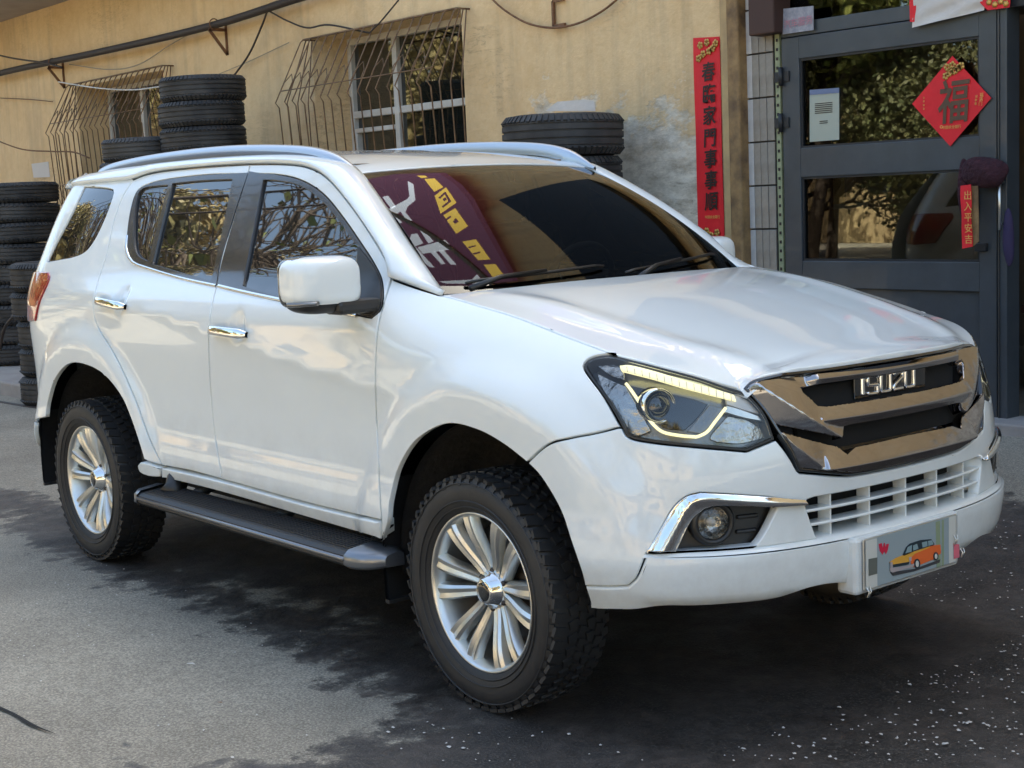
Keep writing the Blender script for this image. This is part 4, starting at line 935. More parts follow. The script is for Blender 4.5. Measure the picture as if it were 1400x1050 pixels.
# drier islands inside the stain, under the sill
for cx, cy, rx_, ry_, a_ in ((-1.5, -.62, .9, .13, .55), (-3.6, -.35, .9, .25, .35), (.9, 1.9, .5, .3, .4), (-.33, -1.86, .13, .03, -.9), (-.55, -1.80, .10, .02, -.8), (-.18, -1.84, .06, .035, -.7)): wet -= a_*np.exp(-(((P2[:, 0]-cx)/rx_)**2+((P2[:, 1]-cy)/ry_)**2))
at_ = me.attributes.new('wet', 'FLOAT', 'POINT'); at_.data.foreach_set('value', wet.astype(np.float32))
bm = bmesh.new(); bm.from_mesh(me); bmesh.ops.recalc_face_normals(bm, faces=bm.faces); 
if bm.faces[0].normal.z < 0: bmesh.ops.reverse_faces(bm, faces=bm.faces)
bm.to_mesh(me); bm.free(); tag(new('ground', me, 'asphalt'), kind='structure')
P = onZ([(-5, 974), (20, 985), (45, 1000), (76, 1012)], 0); wd_ = [.010, .007, .008, .001]; dgd = np.array([.5, .85, 0]); A = np.array([P+dgd*np.array(wd_)[:, None]*s_+[0, 0, .021] for s_ in (-1, 1)]); tag(G().grid(crom(A.transpose(1, 0, 2).reshape(4, 6), 6).reshape(-1, 2, 3), False).obj('ground_crack', 'gap_black'), kind='structure')
# ---- plaster
m, N, L, b = nodes('ochre_plaster'); tc = N.new('ShaderNodeTexCoord').outputs['Object']; sepx = N.new('ShaderNodeSeparateXYZ'); L.new(tc, sepx.inputs[0])
base = RMP(N, L, NZ(N, L, 1.1, 6, .6, tc), [(.3, (.69, .46, .23)), (.7, (.82, .60, .34))]); base = MIX(N, L, .5, base, RMP(N, L, NZ(N, L, 9, 8, .7, tc), [(.3, (.60, .40, .19)), (.7, (.80, .60, .34))]))
# streaks of grime running down
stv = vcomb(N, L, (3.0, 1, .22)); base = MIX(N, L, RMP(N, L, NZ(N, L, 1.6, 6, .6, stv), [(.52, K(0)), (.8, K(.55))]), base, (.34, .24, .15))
# peeled zone low on the right end of the wall
pz = MTH(N, L, 'MULTIPLY', MTH(N, L, 'SUBTRACT', 2.42, sepx.outputs['Z']), 1.1); px_ = MTH(N, L, 'MULTIPLY', MTH(N, L, 'ADD', sepx.outputs['X'], 5.1), .75)
pk = MTH(N, L, 'ADD', MTH(N, L, 'MINIMUM', pz, px_), MTH(N, L, 'MULTIPLY', MTH(N, L, 'SUBTRACT', NZ(N, L, 2.6, 9, .68, vcomb(N, L, (1, 1, 1.5))), .5), 2.6)); peel = RMP(N, L, pk, [(.32, K(0)), (.52, K(.85)), (.7, K(1))])
pc_ = RMP(N, L, NZ(N, L, 5, 9, .75, vcomb(N, L, (1, 1, 2.2))), [(.25, (.22, .16, .11)), (.42, (.50, .43, .33)), (.6, (.80, .72, .59))])
base = MIX(N, L, peel, base, pc_)
# low damp grey along the foot everywhere
ft = MTH(N, L, 'ADD', MTH(N, L, 'MULTIPLY', MTH(N, L, 'SUBTRACT', 1.35, sepx.outputs['Z']), 1.0), MTH(N, L, 'MULTIPLY', MTH(N, L, 'SUBTRACT', NZ(N, L, 2.0, 8, .7, tc), .5), 2.2)); base = MIX(N, L, RMP(N, L, ft, [(.3, K(0)), (.7, K(.9))]), base, (.36, .31, .26))
# fine horizontal cracks
cr = NZ(N, L, 4.5, 8, .62, vcomb(N, L, (.8, 1, 4.0)), .8); crk = RMP(N, L, cr, [(.485, K(0)), (.5, K(1)), (.512, K(0))]); crz = RMP(N, L, NZ(N, L, .8, 3, .5, tc), [(.50, K(0)), (.62, K(.55))]); crm = MTH(N, L, 'MULTIPLY', crk, crz); base = MIX(N, L, crm, base, (.20, .13, .08))
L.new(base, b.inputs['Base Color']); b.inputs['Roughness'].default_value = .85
bp = N.new('ShaderNodeBump'); bp.inputs['Strength'].default_value = .6; bp.inputs['Distance'].default_value = .02
hh = MTH(N, L, 'ADD', NZ(N, L, 14, 8, .65, tc), MTH(N, L, 'MULTIPLY', peel, -.35)); hh = MTH(N, L, 'ADD', hh, MTH(N, L, 'MULTIPLY', NZ(N, L, 2.0, 4, .5, tc), .9)); hh = MTH(N, L, 'SUBTRACT', hh, MTH(N, L, 'MULTIPLY', crm, .4)); L.new(hh, bp.inputs['Height']); L.new(bp.outputs[0], b.inputs['Normal'])
mat('soffit_grey', (.30, .26, .23), .85, noise=(2, (.40, .35, .31)), bump=(10, .4, .01))
mat('rust_brown', (.13, .055, .025), .75, noise=(14, (.22, .11, .05)))
mat('bar_paint', (.11, .06, .028), .6, .2, noise=(9, (.26, .16, .09)))
mat('cable', (.03, .02, .016), .6); mat('cable_pale', (.35, .27, .18), .6)
mat('pvc_white', (.62, .60, .56), .4, noise=(6, (.50, .47, .42)))
mat('pane', (.010, .012, .010), .02, 0, .5, .6, 1.75)
mat('red_paper', (.80, .012, .022), .6, noise=(5, (.66, .010, .018)), bump=(12, .5, .01))
mat('gold_print', (.75, .42, .10), .4); mat('ink', (.020, .010, .008), .6); mat('ink_brush', (.10, .055, .03), .5)
mat('white_paper', (.62, .58, .54), .7, bump=(9, .6, .02)); mat('notice_paper', (.42, .44, .36), .6); mat('notice_blue', (.16, .20, .32), .6)
mat('slate_metal', (.058, .068, .078), .42, .0, coat=.15, noise=(3.5, (.040, .047, .055)), bump=(3, .1, .004)); mat('dark_frame', (.018, .019, .022), .5)
mat('tile_grey', (.34, .31, .27), .35, coat=.2, noise=(8, (.22, .19, .16))); mat('tile_white', (.66, .64, .62), .3, coat=.3, noise=(8, (.50, .48, .46))); mat('grout', (.05, .045, .04), .9)
mat('tape_green', (.36, .37, .22), .5, noise=(40, (.22, .26, .14))); mat('old_wood', (.36, .22, .09), .7, noise=(7, (.12, .07, .035)), bump=(20, .6, .01)); mat('corner_ochre', (.52, .36, .17), .8, noise=(6, (.36, .25, .13)), bump=(15, .5, .01))
mat('maroon_cloth', (.028, .006, .012), .9, noise=(30, (.05, .012, .02)), bump=(45, .9, .02)); mat('purple_cloth', (.035, .025, .07), .9); mat('concrete', (.30, .27, .25), .85, noise=(3, (.40, .37, .34)), bump=(25, .5, .01))
mat('room_wall', (.30, .24, .18), .9); mat('room_floor', (.12, .11, .11), .7); mat('brown_board', (.06, .028, .02), .7)
# ---- buildings
def xz(pts, y=WY): P = onY([p[:2] for p in pts], y); return P[:, [0, 2]]
wallf = lambda U: np.stack([U[:, 0], np.full(len(U), WY), U[:, 1]], 1)
c1 = xz([(425, 52), (631, 10), (637, 190)]); W1 = (c1[0, 0], c1[2, 0], 1.35, float(c1[:2, 1].mean())); c2 = xz([(104, 122), (222, 94)]); W2 = (c2[0, 0], c2[1, 0], 1.35, float(c2[:, 1].mean()))
WEND = xz([(992, 300)])[0, 0]
hol = [np.array([[a, lo_], [b_, lo_], [b_, hi_], [a, hi_]]) for a, b_, lo_, hi_ in (W1, W2)]
print('W1', W1, 'W2', W2, 'WEND', WEND)
bld = thing('shop_building', 'ochre plastered building with barred windows running along behind the white SUV', 'building', (-8, WY, 0))
def child_of(o, p): o.parent = p; o.matrix_parent_inverse = Matrix.Translation(p.location).inverted(); return o
def bpart(g_, name, m_, p=bld): o = g_.obj(name, m_); return child_of(o, p)
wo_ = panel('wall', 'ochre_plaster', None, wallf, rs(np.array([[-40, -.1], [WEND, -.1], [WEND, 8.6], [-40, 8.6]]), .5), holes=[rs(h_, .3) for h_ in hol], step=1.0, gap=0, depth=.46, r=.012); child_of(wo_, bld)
H = 8.6; bpart(G().box((-21.5+.0, WY+.47+2.6, H/2), (37, .02, H)).box((0, 9, H/2), (40, .2, H)).box((-18, WY+.6, H+.1), (80, 2.0, .2)), 'back_wall', 'room_wall')
# wall right of the doorway
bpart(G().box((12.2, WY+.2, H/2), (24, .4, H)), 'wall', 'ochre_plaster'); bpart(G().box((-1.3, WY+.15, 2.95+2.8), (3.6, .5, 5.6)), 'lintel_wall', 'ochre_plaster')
bpart(G().box((-24, WY-.45, 3.96+.1), (32, .9, .2), bev=.02), 'canopy_slab', 'soffit_grey'); tag(G().box((-.6, WY-.22, 4.35), (5.0, .20, 2.3), bev=.02).obj('added_dark_board', 'dark_frame'), 'unseen dark board added above the shop door to darken the windshield reflection', 'added board')  # dark board above the door is added out of view to darken the windshield
bpart(G().box((-15.6, WY-.42, 3.78), (.9, .84, .18), bev=.02), 'canopy_beam', 'soffit_grey')
room = G().box((-1.0, 7.1, 1.4), (5, .1, 3)).box((-3.3, 5.55, 1.4), (.1, 3.0, 3)).box((1.5, 5.55, 1.4), (.1, 3.0, 3)).box((-1.0, 5.4, 2.85), (5, 3.2, .1)); bpart(room, 'shop_room', 'room_wall'); bpart(G().box((-1, 5.2, .20), (5, 3.4, .04)), 'shop_floor', 'room_floor')
def window(Wn, mull, trans, left_extra, dep=.40):
    """white framed window set back in its opening; positions are shares of the opening"""
    x0, x1, z0, z1 = Wn; w_ = x1-x0; y = WY+dep; t = thing('window_unit', None, None); del_ = [k_ for k_ in ('label', 'category') if k_ in t]
    fw = .055
    def fb(a, b2, c3, d3, y0=y): return G().box(((a+b2)/2, y0, (c3+d3)/2), (b2-a, .07, d3-c3), bev=.006)
    fr_ = fb(x0, x0+fw, z0, z1).obj('window_frame', 'pvc_white', None)
    for q_ in (fb(x1-fw, x1, z0, z1), fb(x0+fw, x1-fw, z1-fw, z1), fb(x0+mull*w_-fw*.6, x0+mull*w_+fw*.6, z0, z1-fw)): q_.obj('frame_bar', 'pvc_white', fr_)
    zt = z0+trans*(z1-z0); fb(x0+fw, x0+mull*w_-fw*.6, zt-.03, zt+.03).obj('frame_bar', 'pvc_white', fr_); fb(x0+mull*w_+fw*.6, x1-fw, zt-.03, zt+.03).obj('frame_bar', 'pvc_white', fr_)
    if left_extra: fb(x0+fw, x0+mull*w_-fw*.6, zt-.16, zt-.12, y-.01).obj('frame_bar', 'pvc_white', fr_); fb(x0+fw, x0+fw+.05, z0, zt-.16, y-.01).obj('frame_bar', 'pvc_white', fr_)
    for a, b2, c3, d3 in ((x0+fw, x0+mull*w_, zt, z1-fw), (x0+mull*w_, x1-fw, zt, z1-fw), (x0+fw, x0+mull*w_, z0, zt), (x0+mull*w_, x1-fw, z0, zt)):
        G().box(((a+b2)/2, y+.01+random.uniform(0, .01), (c3+d3)/2), (b2-a-.004, .008, d3-c3-.004)).obj('window_pane', 'pane', fr_)
    bpy.data.objects.remove(t); child_of(fr_, bld)
window(W1, .335, .60, True); window(W2, .40, .52, False)
# ---- window cages of bent bars
def cage(x0, x1, ztop, zk, n, yk=.42, lab=''):
    t = thing('window_grille', lab, 'window grille', ((x0+x1)/2, WY, 2)); zb = 1.30; yt = .12
    def pb(P, r=.006, nm='grille_bar', m_='bar_paint'): return child_of(G().tube(np.array(P), r, 6, smooth=True).obj(nm, m_), t)
    X = np.linspace(x0, x1, n)
    for i, x in enumerate(X):
        dx = random.uniform(-.012, .012); pb([(x, WY-yt, ztop), (x+dx, WY-yt-.02, ztop-.02), (x+dx*1.5, WY-yk, zk), (x+dx, WY-yk+.03, zk-.04), (x, WY-yk+.10, zb)])
    for k in range(1, 4):    # side returns
        for x in (x0, x1): f = k/4; pb([(x, WY-yt*(1-f), ztop), (x, WY-yk*(1-f), zk), (x, WY-(yk-.1)*(1-f), zb)])
    pb([(x0, WY-yt, ztop), (x1, WY-yt, ztop)], .009, 'grille_rail'); pb([(x0, WY, ztop), (x0, WY-yt, ztop)], .008, 'grille_rail'); pb([(x1, WY, ztop), (x1, WY-yt, ztop)], .008, 'grille_rail')
    def fy(z): return WY-(yt+(yk-yt)*(ztop-z)/(ztop-zk) if z > zk else yk-.1*(zk-z)/(zk-zb))-.008
    for z in (zk+.10, zk-.58, zk-.80): pb([(x0, fy(z), z), (x1, fy(z), z)], .005, 'grille_rail')
    for i in range(n-1):     # little arches on every other gap, criss-cross below
        a, c_ = X[i], X[i+1]; m_ = (a+c_)/2
        if i % 2 == 0 or i < 4: pb([(a, fy(zk+.10), zk+.10), (a, fy(zk+.17), zk+.17), (m_, fy(zk+.24), zk+.24), (c_, fy(zk+.17), zk+.17), (c_, fy(zk+.10), zk+.10)], .004, 'grille_ornament')
        pb([(a, fy(zk-.80), zk-.80), (c_, fy(zk-.58), zk-.58)], .004, 'grille_ornament'); pb([(c_, fy(zk-.80), zk-.80), (a, fy(zk-.58), zk-.58)], .004, 'grille_ornament')
    return t
g1 = onY([(408, 56), (624, 0)], WY-.12); k1 = onY([(378, 141)], WY-.42)
print('cage1', g1, k1)
cage(float(k1[0, 0]), float(g1[1, 0])+.0, float(g1[0, 2]), float(k1[0, 2]), 17, lab='brown bulging window grille of bent bars over the larger window behind the SUV roof')
g2 = onY([(80, 121), (222, 88)], WY-.12); k2 = onY([(63, 182)], WY-.42); print('cage2', g2, k2)
cage(float(k2[0, 0]), float(g2[1, 0]), float(g2[:, 2].mean()), float(k2[0, 2]), 19, lab='rusty bulging window grille over the small window at far left above the tyres')
# ---- conduit, brackets, cables
def wire(name, pts, y, r, m_, lab, cat='cable'): P = onY(pts, y); P = crom(P, 6); o = G().tube(P, r, 8).obj(name, m_); return tag(o, lab, cat)
P = onY([(-120, 132), (0, 100), (150, 68), (290, 35), (400, 0), (470, -20)], WY-.13); pipe = tag(G().tube(crom(P, 5), .036, 12).obj('wall_conduit', 'cable'), 'thick dark conduit running along the top of the ochre wall', 'pipe')
for q_ in ((72, 86), (293, 33)):
    p = onY([q_], WY-.13)[0]; br = thing('conduit_bracket', 'rusty bracket holding the dark conduit '+('at far left' if q_[0] < 200 else 'above the tyre pile'), 'bracket', tuple(p), 'conduit brackets')
    for a, c_ in (((0, .12, -.05), (0, -.06, -.05)), ((0, .12, -.28), (0, -.06, -.05)), ((.0, .12, -.28), (0, .12, .02))): o = G().bar(a, c_, .03, .008, up=(1, 0, 0)).obj('bracket_arm', 'rust_brown', br)
    G().tube([(0, .05*math.cos(t)-.0, .05*math.sin(t)) for t in np.linspace(0, 2*math.pi, 14)], .006, 6).obj('pipe_clamp', 'rust_brown', br)
wire('hanging_cable', [(366, 14), (356, 40), (340, 75), (318, 106)], WY-.10, .009, 'cable', 'dark cable dropping from the conduit to the tall tyre pile')
wire('wall_cable', [(366, 14), (392, 28), (420, 38), (450, 34), (505, 45)], WY-.10, .008, 'cable', 'dark cable looping over the top of the larger window grille')
wire('wall_cable', [(505, 45), (520, 30), (545, 0)], WY-.30, .006, 'cable', 'short cable rising from the larger window grille')
wire('sagging_wire', [(668, -6), (690, 14), (722, 32), (757, 38), (790, 32), (822, 16), (850, -6)], WY-.05, .008, 'rust_brown', 'brown wire sagging in a loop below the wall hook')
wire('wall_cable', [(-10, 190), (30, 204), (70, 207), (100, 208), (122, 216)], WY-.50, .008, 'rust_brown', 'brown cable crossing the left window grille above the tyres')
wire('wall_cable', [(0, 134), (40, 136), (72, 139)], WY-.04, .005, 'rust_brown', 'thin wire on the wall left of the small window')
wire('pale_wire', [(95, 88), (150, 95), (190, 88), (235, 60), (290, 30)], WY-.08, .006, 'cable_pale', 'pale wire hanging below the conduit near the small window')
wire('pale_wire', [(80, 112), (130, 120), (180, 123), (222, 118)], WY-.47, .007, 'pvc_white', 'white wire strung across the left window grille')
wire('pale_wire', [(290, 105), (340, 84), (395, 58)], WY-.04, .004, 'cable_pale', 'thin pale wire rising from the tyre pile to the larger grille')
wire('wall_cable', [(-8, 74), (20, 80), (60, 86), (85, 92)], WY-.20, .010, 'cable', 'dark cable entering at the far left above the conduit')
hk = onY([(759, 2), (772, 34)], WY); hx0, hz0, hz1 = hk[0, 0], hk[1, 2], hk[0, 2]
tag(G().bar((hx0, WY-.02, hz0), (hx0, WY-.02, hz1), .02, .02, up=(1, 0, 0)).bar((hx0, WY-.02, hz0), (hx0+.12, WY-.02, hz0), .02, .02).bar((hx0, WY-.02, hz1), (hx0+.12, WY-.02, hz1), .02, .02).obj('wall_bracket', 'rust_brown'), 'small rusty C-shaped iron hook on the plaster above the tyres', 'hook')
# white patches of filler on the wall
for pts, lab in (([(745, 152), (762, 139), (800, 136), (812, 138), (814, 152)], 'white filler patch on the wall above the short tyre stack'), ([(43, 224), (66, 221), (68, 242), (46, 243)], 'small white patch on the wall above the left tyre wall')):
    P = onY(pts, WY-.004); g = G().add(P, [tuple(range(len(P)))]).add(P+[0, .003, 0], [tuple(range(len(P)))]); n_ = len(P); g.f += [(i, (i+1) % n_, n_+(i+1) % n_, n_+i) for i in range(n_)]; g.sm += [False]*n_; g.mi += [0]*n_; tag(g.obj('plaster_patch', 'white_paper'), lab, 'patch')
# ---- walkway at left and doorstep
kb = G(); kb.box((-17.5, 2.4, .07), (17, 2.5, .16), bev=.02); tag(kb.obj('pavement', 'concrete'), kind='structure')
tag(G().box((-1.0, WY-.02, .22), (4.2, .30, .10), bev=.01).obj('doorstep', 'concrete'), 'pale concrete doorstep under the grey shop door', 'step')
wire2 = G().tube(crom(np.array([(-12.5, 1.05, .012), (-10, .95, .012), (-8.9, .98, .012), (-8.0, 1.05, .012)]), 8), .016, 8).obj('ground_hose', 'cable'); tag(wire2, 'black hose lying along the kerb at far left', 'hose')
# ---- tyres in stacks
def pile_tyre_mesh(R, w_, seedn):
    g = G(); h = w_/2; pr = [(R*.60, -h*.80), (R*.64, -h*.93), (R*.80, -h*1.02), (R*.92, -h*.93), (R*.975, -h*.74), (R, -h*.55)]
    grooves = [-.38, -.13, .13, .38]
    for gr in grooves: pr += [(R*1.002, h*2*(gr-.035)*.62/.62), (R*.975, h*2*(gr-.028)), (R*.975, h*2*(gr+.028)), (R*1.002, h*2*(gr+.035))]
    pr = pr[:6]+sorted(pr[6:], key=lambda q_: q_[1]); pr += [(R, h*.93)] if False else []
    pr = pr[:6]+[(r_, z_*.72) for r_, z_ in pr[6:]]
    pr += [(R, h*.55), (R*.975, h*.74), (R*.92, h*.93), (R*.80, h*1.02), (R*.64, h*.93), (R*.60, h*.80), (R*.60, h*.5), (R*.66, 0), (R*.60, -h*.5), (R*.60, -h*.80)]
    g.lathe(pr, 72, 'z')
    N = 60
    for k in range(N):
        for s_ in (-1, 1):
            a = 2*math.pi*(k+.25*s_)/N; er, et = np.array([math.cos(a), math.sin(a), 0]), np.array([-math.sin(a), math.cos(a), 0]); nr = er*.75+np.array([0, 0, s_*.65]); nr /= np.linalg.norm(nr)
            g.box(er*R*.965+np.array([0, 0, s_*h*.78]), (.012, R*.066, h*.40), np.stack([nr, et, np.cross(nr, et)], 1))
    me_ = g.mesh('pile_tyre'); autosmooth(me_, 30); me_.materials.append(MAT['old_rubber']); return me_
TM = {}
def stack(cx, cy, R, wt, z0, ztop, where, grp, jit=.02):
    k_ = (R, wt)
    if k_ not in TM: TM[k_] = pile_tyre_mesh(R, wt, 0)
    n = max(1, int(round((ztop-z0)/wt))); wt2 = (ztop-z0)/n; nm = ['bottom', 'second', 'third', 'fourth', 'fifth', 'sixth', 'seventh', 'eighth', 'ninth', 'tenth', 'eleventh', 'twelfth', 'thirteenth', 'fourteenth']
    for i in range(n):
        o = bpy.data.objects.new('tyre_stacked', TM[k_]); link(o); o.location = (cx+random.uniform(-jit, jit), cy+random.uniform(-jit, jit), z0+wt2*(i+.5)); o.scale = (1, 1, wt2/wt*.985); o.rotation_euler = (random.uniform(-.022, .022), random.uniform(-.022, .022), random.uniform(0, 6))
        p_ = 'topmost' if i == n-1 else nm[i]
        tag(o, f'worn black tyre, {p_} in the {where}', 'tyre', grp)
def at_d(px, d): return CAM_O+rays([px])[0]*d
a = onY([(690, 190), (856, 190), (773, 153)], 3.0); cx = (a[0, 0]+a[1, 0])/2; Rr = 166/2036.3*np.linalg.norm(a[:2].mean(0)-CAM_O)*.985/2; print('S2', a, Rr)
stack(cx-.0, 3.0, round(float(Rr), 3), .26, float(gz(3.0)), float(a[2, 2])-.02, 'short wide stack behind the windshield', 'tyres in the stack right of the windows', .03)
p = at_d((278, 140), 12.6); print('S1', p); stack(p[0], p[1], .36, .205, .16, float(at_d((278, 110), 12.6)[2])+.03, 'tall pile between the two barred windows', 'tyres in the tall pile between the windows', .015)
p = at_d((196, 190), 12.9); stack(p[0], p[1], .36, .205, .16, float(at_d((205, 188), 12.9)[2]), 'lower pile under the small window', 'tyres in the lower pile by the small window')
p = at_d((22, 300), 14.6); print('S0', p); zt_ = float(at_d((22, 250), 14.3)[2]); stack(p[0], p[1], .42, .20, .16, zt_, 'high tyre wall at the left picture edge', 'tyres in the high pile at far left')
p2_ = p-np.array([.78, .35, 0])*.9; stack(p2_[0], p2_[1], .42, .20, .16, zt_-.02, 'rear column of the tyre wall at far left', 'tyres in the rear column at far left')
p = at_d((66, 430), 12.4); print('S0b', p); stack(p[0], p[1], .27, .25, float(at_d((60, 500), 12.4)[2]) if False else .02, float(at_d((66, 357), 12.4)[2]), 'narrow stack beside the SUV tail lamp', 'tyres in the narrow stack at the SUV tail')
tag(G().tube(crom(onY([(0, 478), (6, 450), (20, 432), (38, 425)], 1.2), 6), .014, 8).obj('loose_hose', 'cable'), 'black hose curling down the front of the left tyres', 'hose')
# ---- couplet on the wall
def text_mesh(s_, size, extr=.0004, bold=.0):
    c = bpy.data.curves.new('t', 'FONT'); c.body = s_; c.size = size; c.align_x = 'CENTER'; c.align_y = 'CENTER'; c.extrude = extr; c.resolution_u = 3; c.offset = bold
    o = bpy.data.objects.new('t', c); link(o); bpy.context.view_layer.update(); dg = bpy.context.evaluated_depsgraph_get(); me_ = bpy.data.meshes.new_from_object(o.evaluated_get(dg)); bpy.data.objects.remove(o); bpy.data.curves.remove(c); return me_
def text_at(s_, size, loc, m_, parent, name='lettering', rz=0., sx=1., sy=1., shear=0., bold=0.):
    me_ = text_mesh(s_, size, .0004, bold); me_.materials.clear(); me_.materials.append(MAT[m_]); n_ = len(me_.vertices); co = np.empty(n_*3); me_.vertices.foreach_get('co', co); co = co.reshape(-1, 3)
    x, y_ = co[:, 0]*sx+co[:, 1]*shear, co[:, 1]*sy; c_, s2_ = math.cos(rz), math.sin(rz); co2 = np.stack([x*c_-y_*s2_, -co[:, 2], x*s2_+y_*c_], 1); me_.vertices.foreach_set('co', co2.ravel()); me_.update()
    o = bpy.data.objects.new(name, me_); link(o); o.location = loc
    if parent is not None: child_of(o, parent)
    return o
def sheet_px(name, pts, y, m_, th_=.003, n=6, wav=.0):
    P = onY(pts, y); q00, q10, q11, q01 = P; A = []
    for v in np.linspace(0, 1, n*3):
        A.append([(q00*(1-u)+q10*u)*(1-v)+(q01*(1-u)+q11*u)*v+np.array([0, -wav*(.5+.5*math.sin(9*v+3*u)*math.cos(5*u+2*v)), 0]) for u in np.linspace(0, 1, n)])
    A = np.array(A); g = G().grid(A, True).grid(A+[0, th_, 0], True); return g.obj(name, m_)
cp = sheet_px('spring_couplet', [(948, 52), (984, 50), (991, 344), (955.5, 344)], WY-.010, 'red_paper', wav=.006); tag(cp, 'long red paper couplet with dark brush characters pasted beside the shop door', 'banner')
for i, (chh, yy) in enumerate(zip('春臨家門事事順', (100, 130, 160, 190, 219, 248, 277))):
    p = onY([(967+(yy-50)*.024, yy)], WY-.022)[0]; text_at(chh, .125, p, 'ink', cp, sx=.92, shear=.12, rz=.05, bold=.0022)
for pts, s_ in ((((957, 62), (966, 58), (974, 66), (961, 74), (969, 70), (955, 80), (978, 59)), .9), (((966, 316), (972, 322), (980, 318), (962, 326), (976, 329)), .9)):
    for q_ in pts:
        p = onY([q_], WY-.020)[0]
        for k in range(5): a_ = k*1.257+q_[0]; G().lathe([(.0002, -.0), (.012, 0), (.0002, .001)], 7, 'y', (p[0]+.014*math.cos(a_), p[1], p[2]+.014*math.sin(a_))).obj('printed_petal', 'gold_print', None).parent = cp
for o_ in cp.children: pass
p = onY([(974, 297)], WY-.021)[0]; text_at('中国农业银行', .022, p, 'gold_print', cp)
# ---- corner post, tiled pillar
y0 = WY-.03; a = onY([(992, 200), (1000, 200), (1017, 200), (1024, 200)], y0)
tag(G().box(((a[0, 0]+a[1, 0])/2, WY+.05, 2.1), (a[1, 0]-a[0, 0]+.02, .20, 4.2), bev=.01).obj('corner_strip', 'corner_ochre'), 'ochre plastered corner strip right of the red couplet', 'post')
tag(G().box(((a[1, 0]+a[2, 0])/2, WY+.04, 2.1), (a[2, 0]-a[1, 0]-.004, .20, 4.2), bev=.015).obj('wooden_post', 'old_wood'), 'weathered wooden post between the couplet and tiled pillar', 'post')
tp = thing('tiled_pillar', 'narrow pillar of white and grey tiles beside the shop door', 'pillar', (float(a[3, 0]), WY, 0))
b3 = onY([(1023, 200), (1031, 200), (1040.5, 200), (1050, 200), (1060, 200)], WY+.02)[:, 0]; zr = onY([(1040, t) for t in (-50, 14, 75, 134, 194, 252, 312, 372)], WY+.02)[:, 2]; dz = float(np.mean(-np.diff(zr)))
o = G().box(((b3[0]+b3[-1])/2, WY+.13, 2.0), (b3[-1]-b3[0]+.02, .20, 4.0)).obj('pillar_core', 'grout'); child_of(o, tp)
zz0 = zr[-1]
while zz0 > .3: zz0 -= dz
for k in range(4):
    tme = G().box((0, 0, 0), (b3[k+1]-b3[k]-.003, .014, dz-.010), bev=.003).mesh('tile'); tme.materials.append(MAT['tile_white' if k == 0 else 'tile_grey'])
    z = zz0+dz/2
    while z < 3.3: o = bpy.data.objects.new('tile', tme); link(o); o.location = ((b3[k]+b3[k+1])/2, WY+.022+random.uniform(-.002, .002), z); child_of(o, tp); z += dz
a = onY([(1062, 200), (1068, 200)], WY+.0)[:, 0]; ts = tag(G().box((float(a.mean()), WY+.01, 1.45), (float(a[1]-a[0]), .02, 2.35)).obj('edge_tape', 'tape_green'), 'yellow green marked strip running down the door frame edge', 'strip')
for k in range(40): G().box((float(a.mean()), WY-.001, .4+k*.055), (.016, .003, .018)).obj('tape_mark', 'ink', ts)
# ---- door
door = thing('shop_door', 'slate grey metal and glass shop door standing closed left of the dark opening', 'door', (-1.8, WY, .26))
def dpx(name, m_, pts, y=WY, th_=.05, bev=.004, par=door):
    P = onY(pts, y); x0, x1 = P[:, 0].min(), P[:, 0].max(); z0, z1 = P[:, 2].min(), P[:, 2].max(); o = G().box(((x0+x1)/2, y+th_/2, (z0+z1)/2), (x1-x0, th_, z1-z0), bev=bev).obj(name, m_); return child_of(o, par)
R_ = lambda x0, y0_, x1, y1_: [(x0, y0_), (x1, y1_)]
q = onY([(1068, 60), (1092, 80), (1338, 50), (1338, 187), (1092, 202), (1095, 238), (1335, 236), (1095, 357), (1335, 358), (1338, 399), (1362, 17), (1362, 572)], WY)
xl, xgl, xgr, xr = q[0, 0], q[1, 0], q[2, 0], q[10, 0]; z1_, z2_, z3_, z4_, z5_ = (q[1, 2]+q[2, 2])/2, (q[3, 2]+q[4, 2])/2, (q[5, 2]+q[6, 2])/2, (q[7, 2]+q[8, 2])/2, q[9, 2]; ztop = q[10, 2]; zbot = q[11, 2]
print('door', q)
def db(name, m_, x0, x1, z0, z1, y=WY, th_=.05, bev=.004): return child_of(G().box(((x0+x1)/2, y+th_/2, (z0+z1)/2), (x1-x0, th_, z1-z0), bev=bev).obj(name, m_), door)
ztop2 = z1_+.13
db('door_stile', 'slate_metal', xl, xgl, zbot, ztop2); db('door_stile', 'slate_metal', xgr, xr, zbot, ztop2)
db('door_rail', 'slate_metal', xgl, xgr, z1_, ztop2); db('door_rail', 'slate_metal', xgl, xgr, z3_, z2_); db('door_rail', 'slate_metal', xgl, xgr, z5_, z4_); db('door_rail', 'slate_metal', xgl, xgr, zbot, zbot+.16)
for a_, b_ in ((z2_, z1_), (z4_, z3_)):
    db('door_pane', 'door_glass', xgl, xgr, a_, b_, WY+.028, .006, 0)
    for x0, x1, z0, z1 in ((xgl, xgr, a_, a_+.012), (xgl, xgr, b_-.012, b_), (xgl, xgl+.012, a_+.012, b_-.012), (xgr-.012, xgr, a_+.012, b_-.012)): db('glazing_bead', 'dark_frame', x0, x1, z0, z1, WY+.010, .015, 0)
db('door_panel', 'slate_metal', xgl, xgr, zbot+.16, z5_, WY+.026, .012, .003)
fr0 = thing('door_frame', 'dark metal frame around the shop door and its transom', 'door frame', (-1.8, WY, 2.4))
def fbx(name, m_, c_, d_, bev=.004): return child_of(G().box(c_, d_, bev=bev).obj(name, m_), fr0)
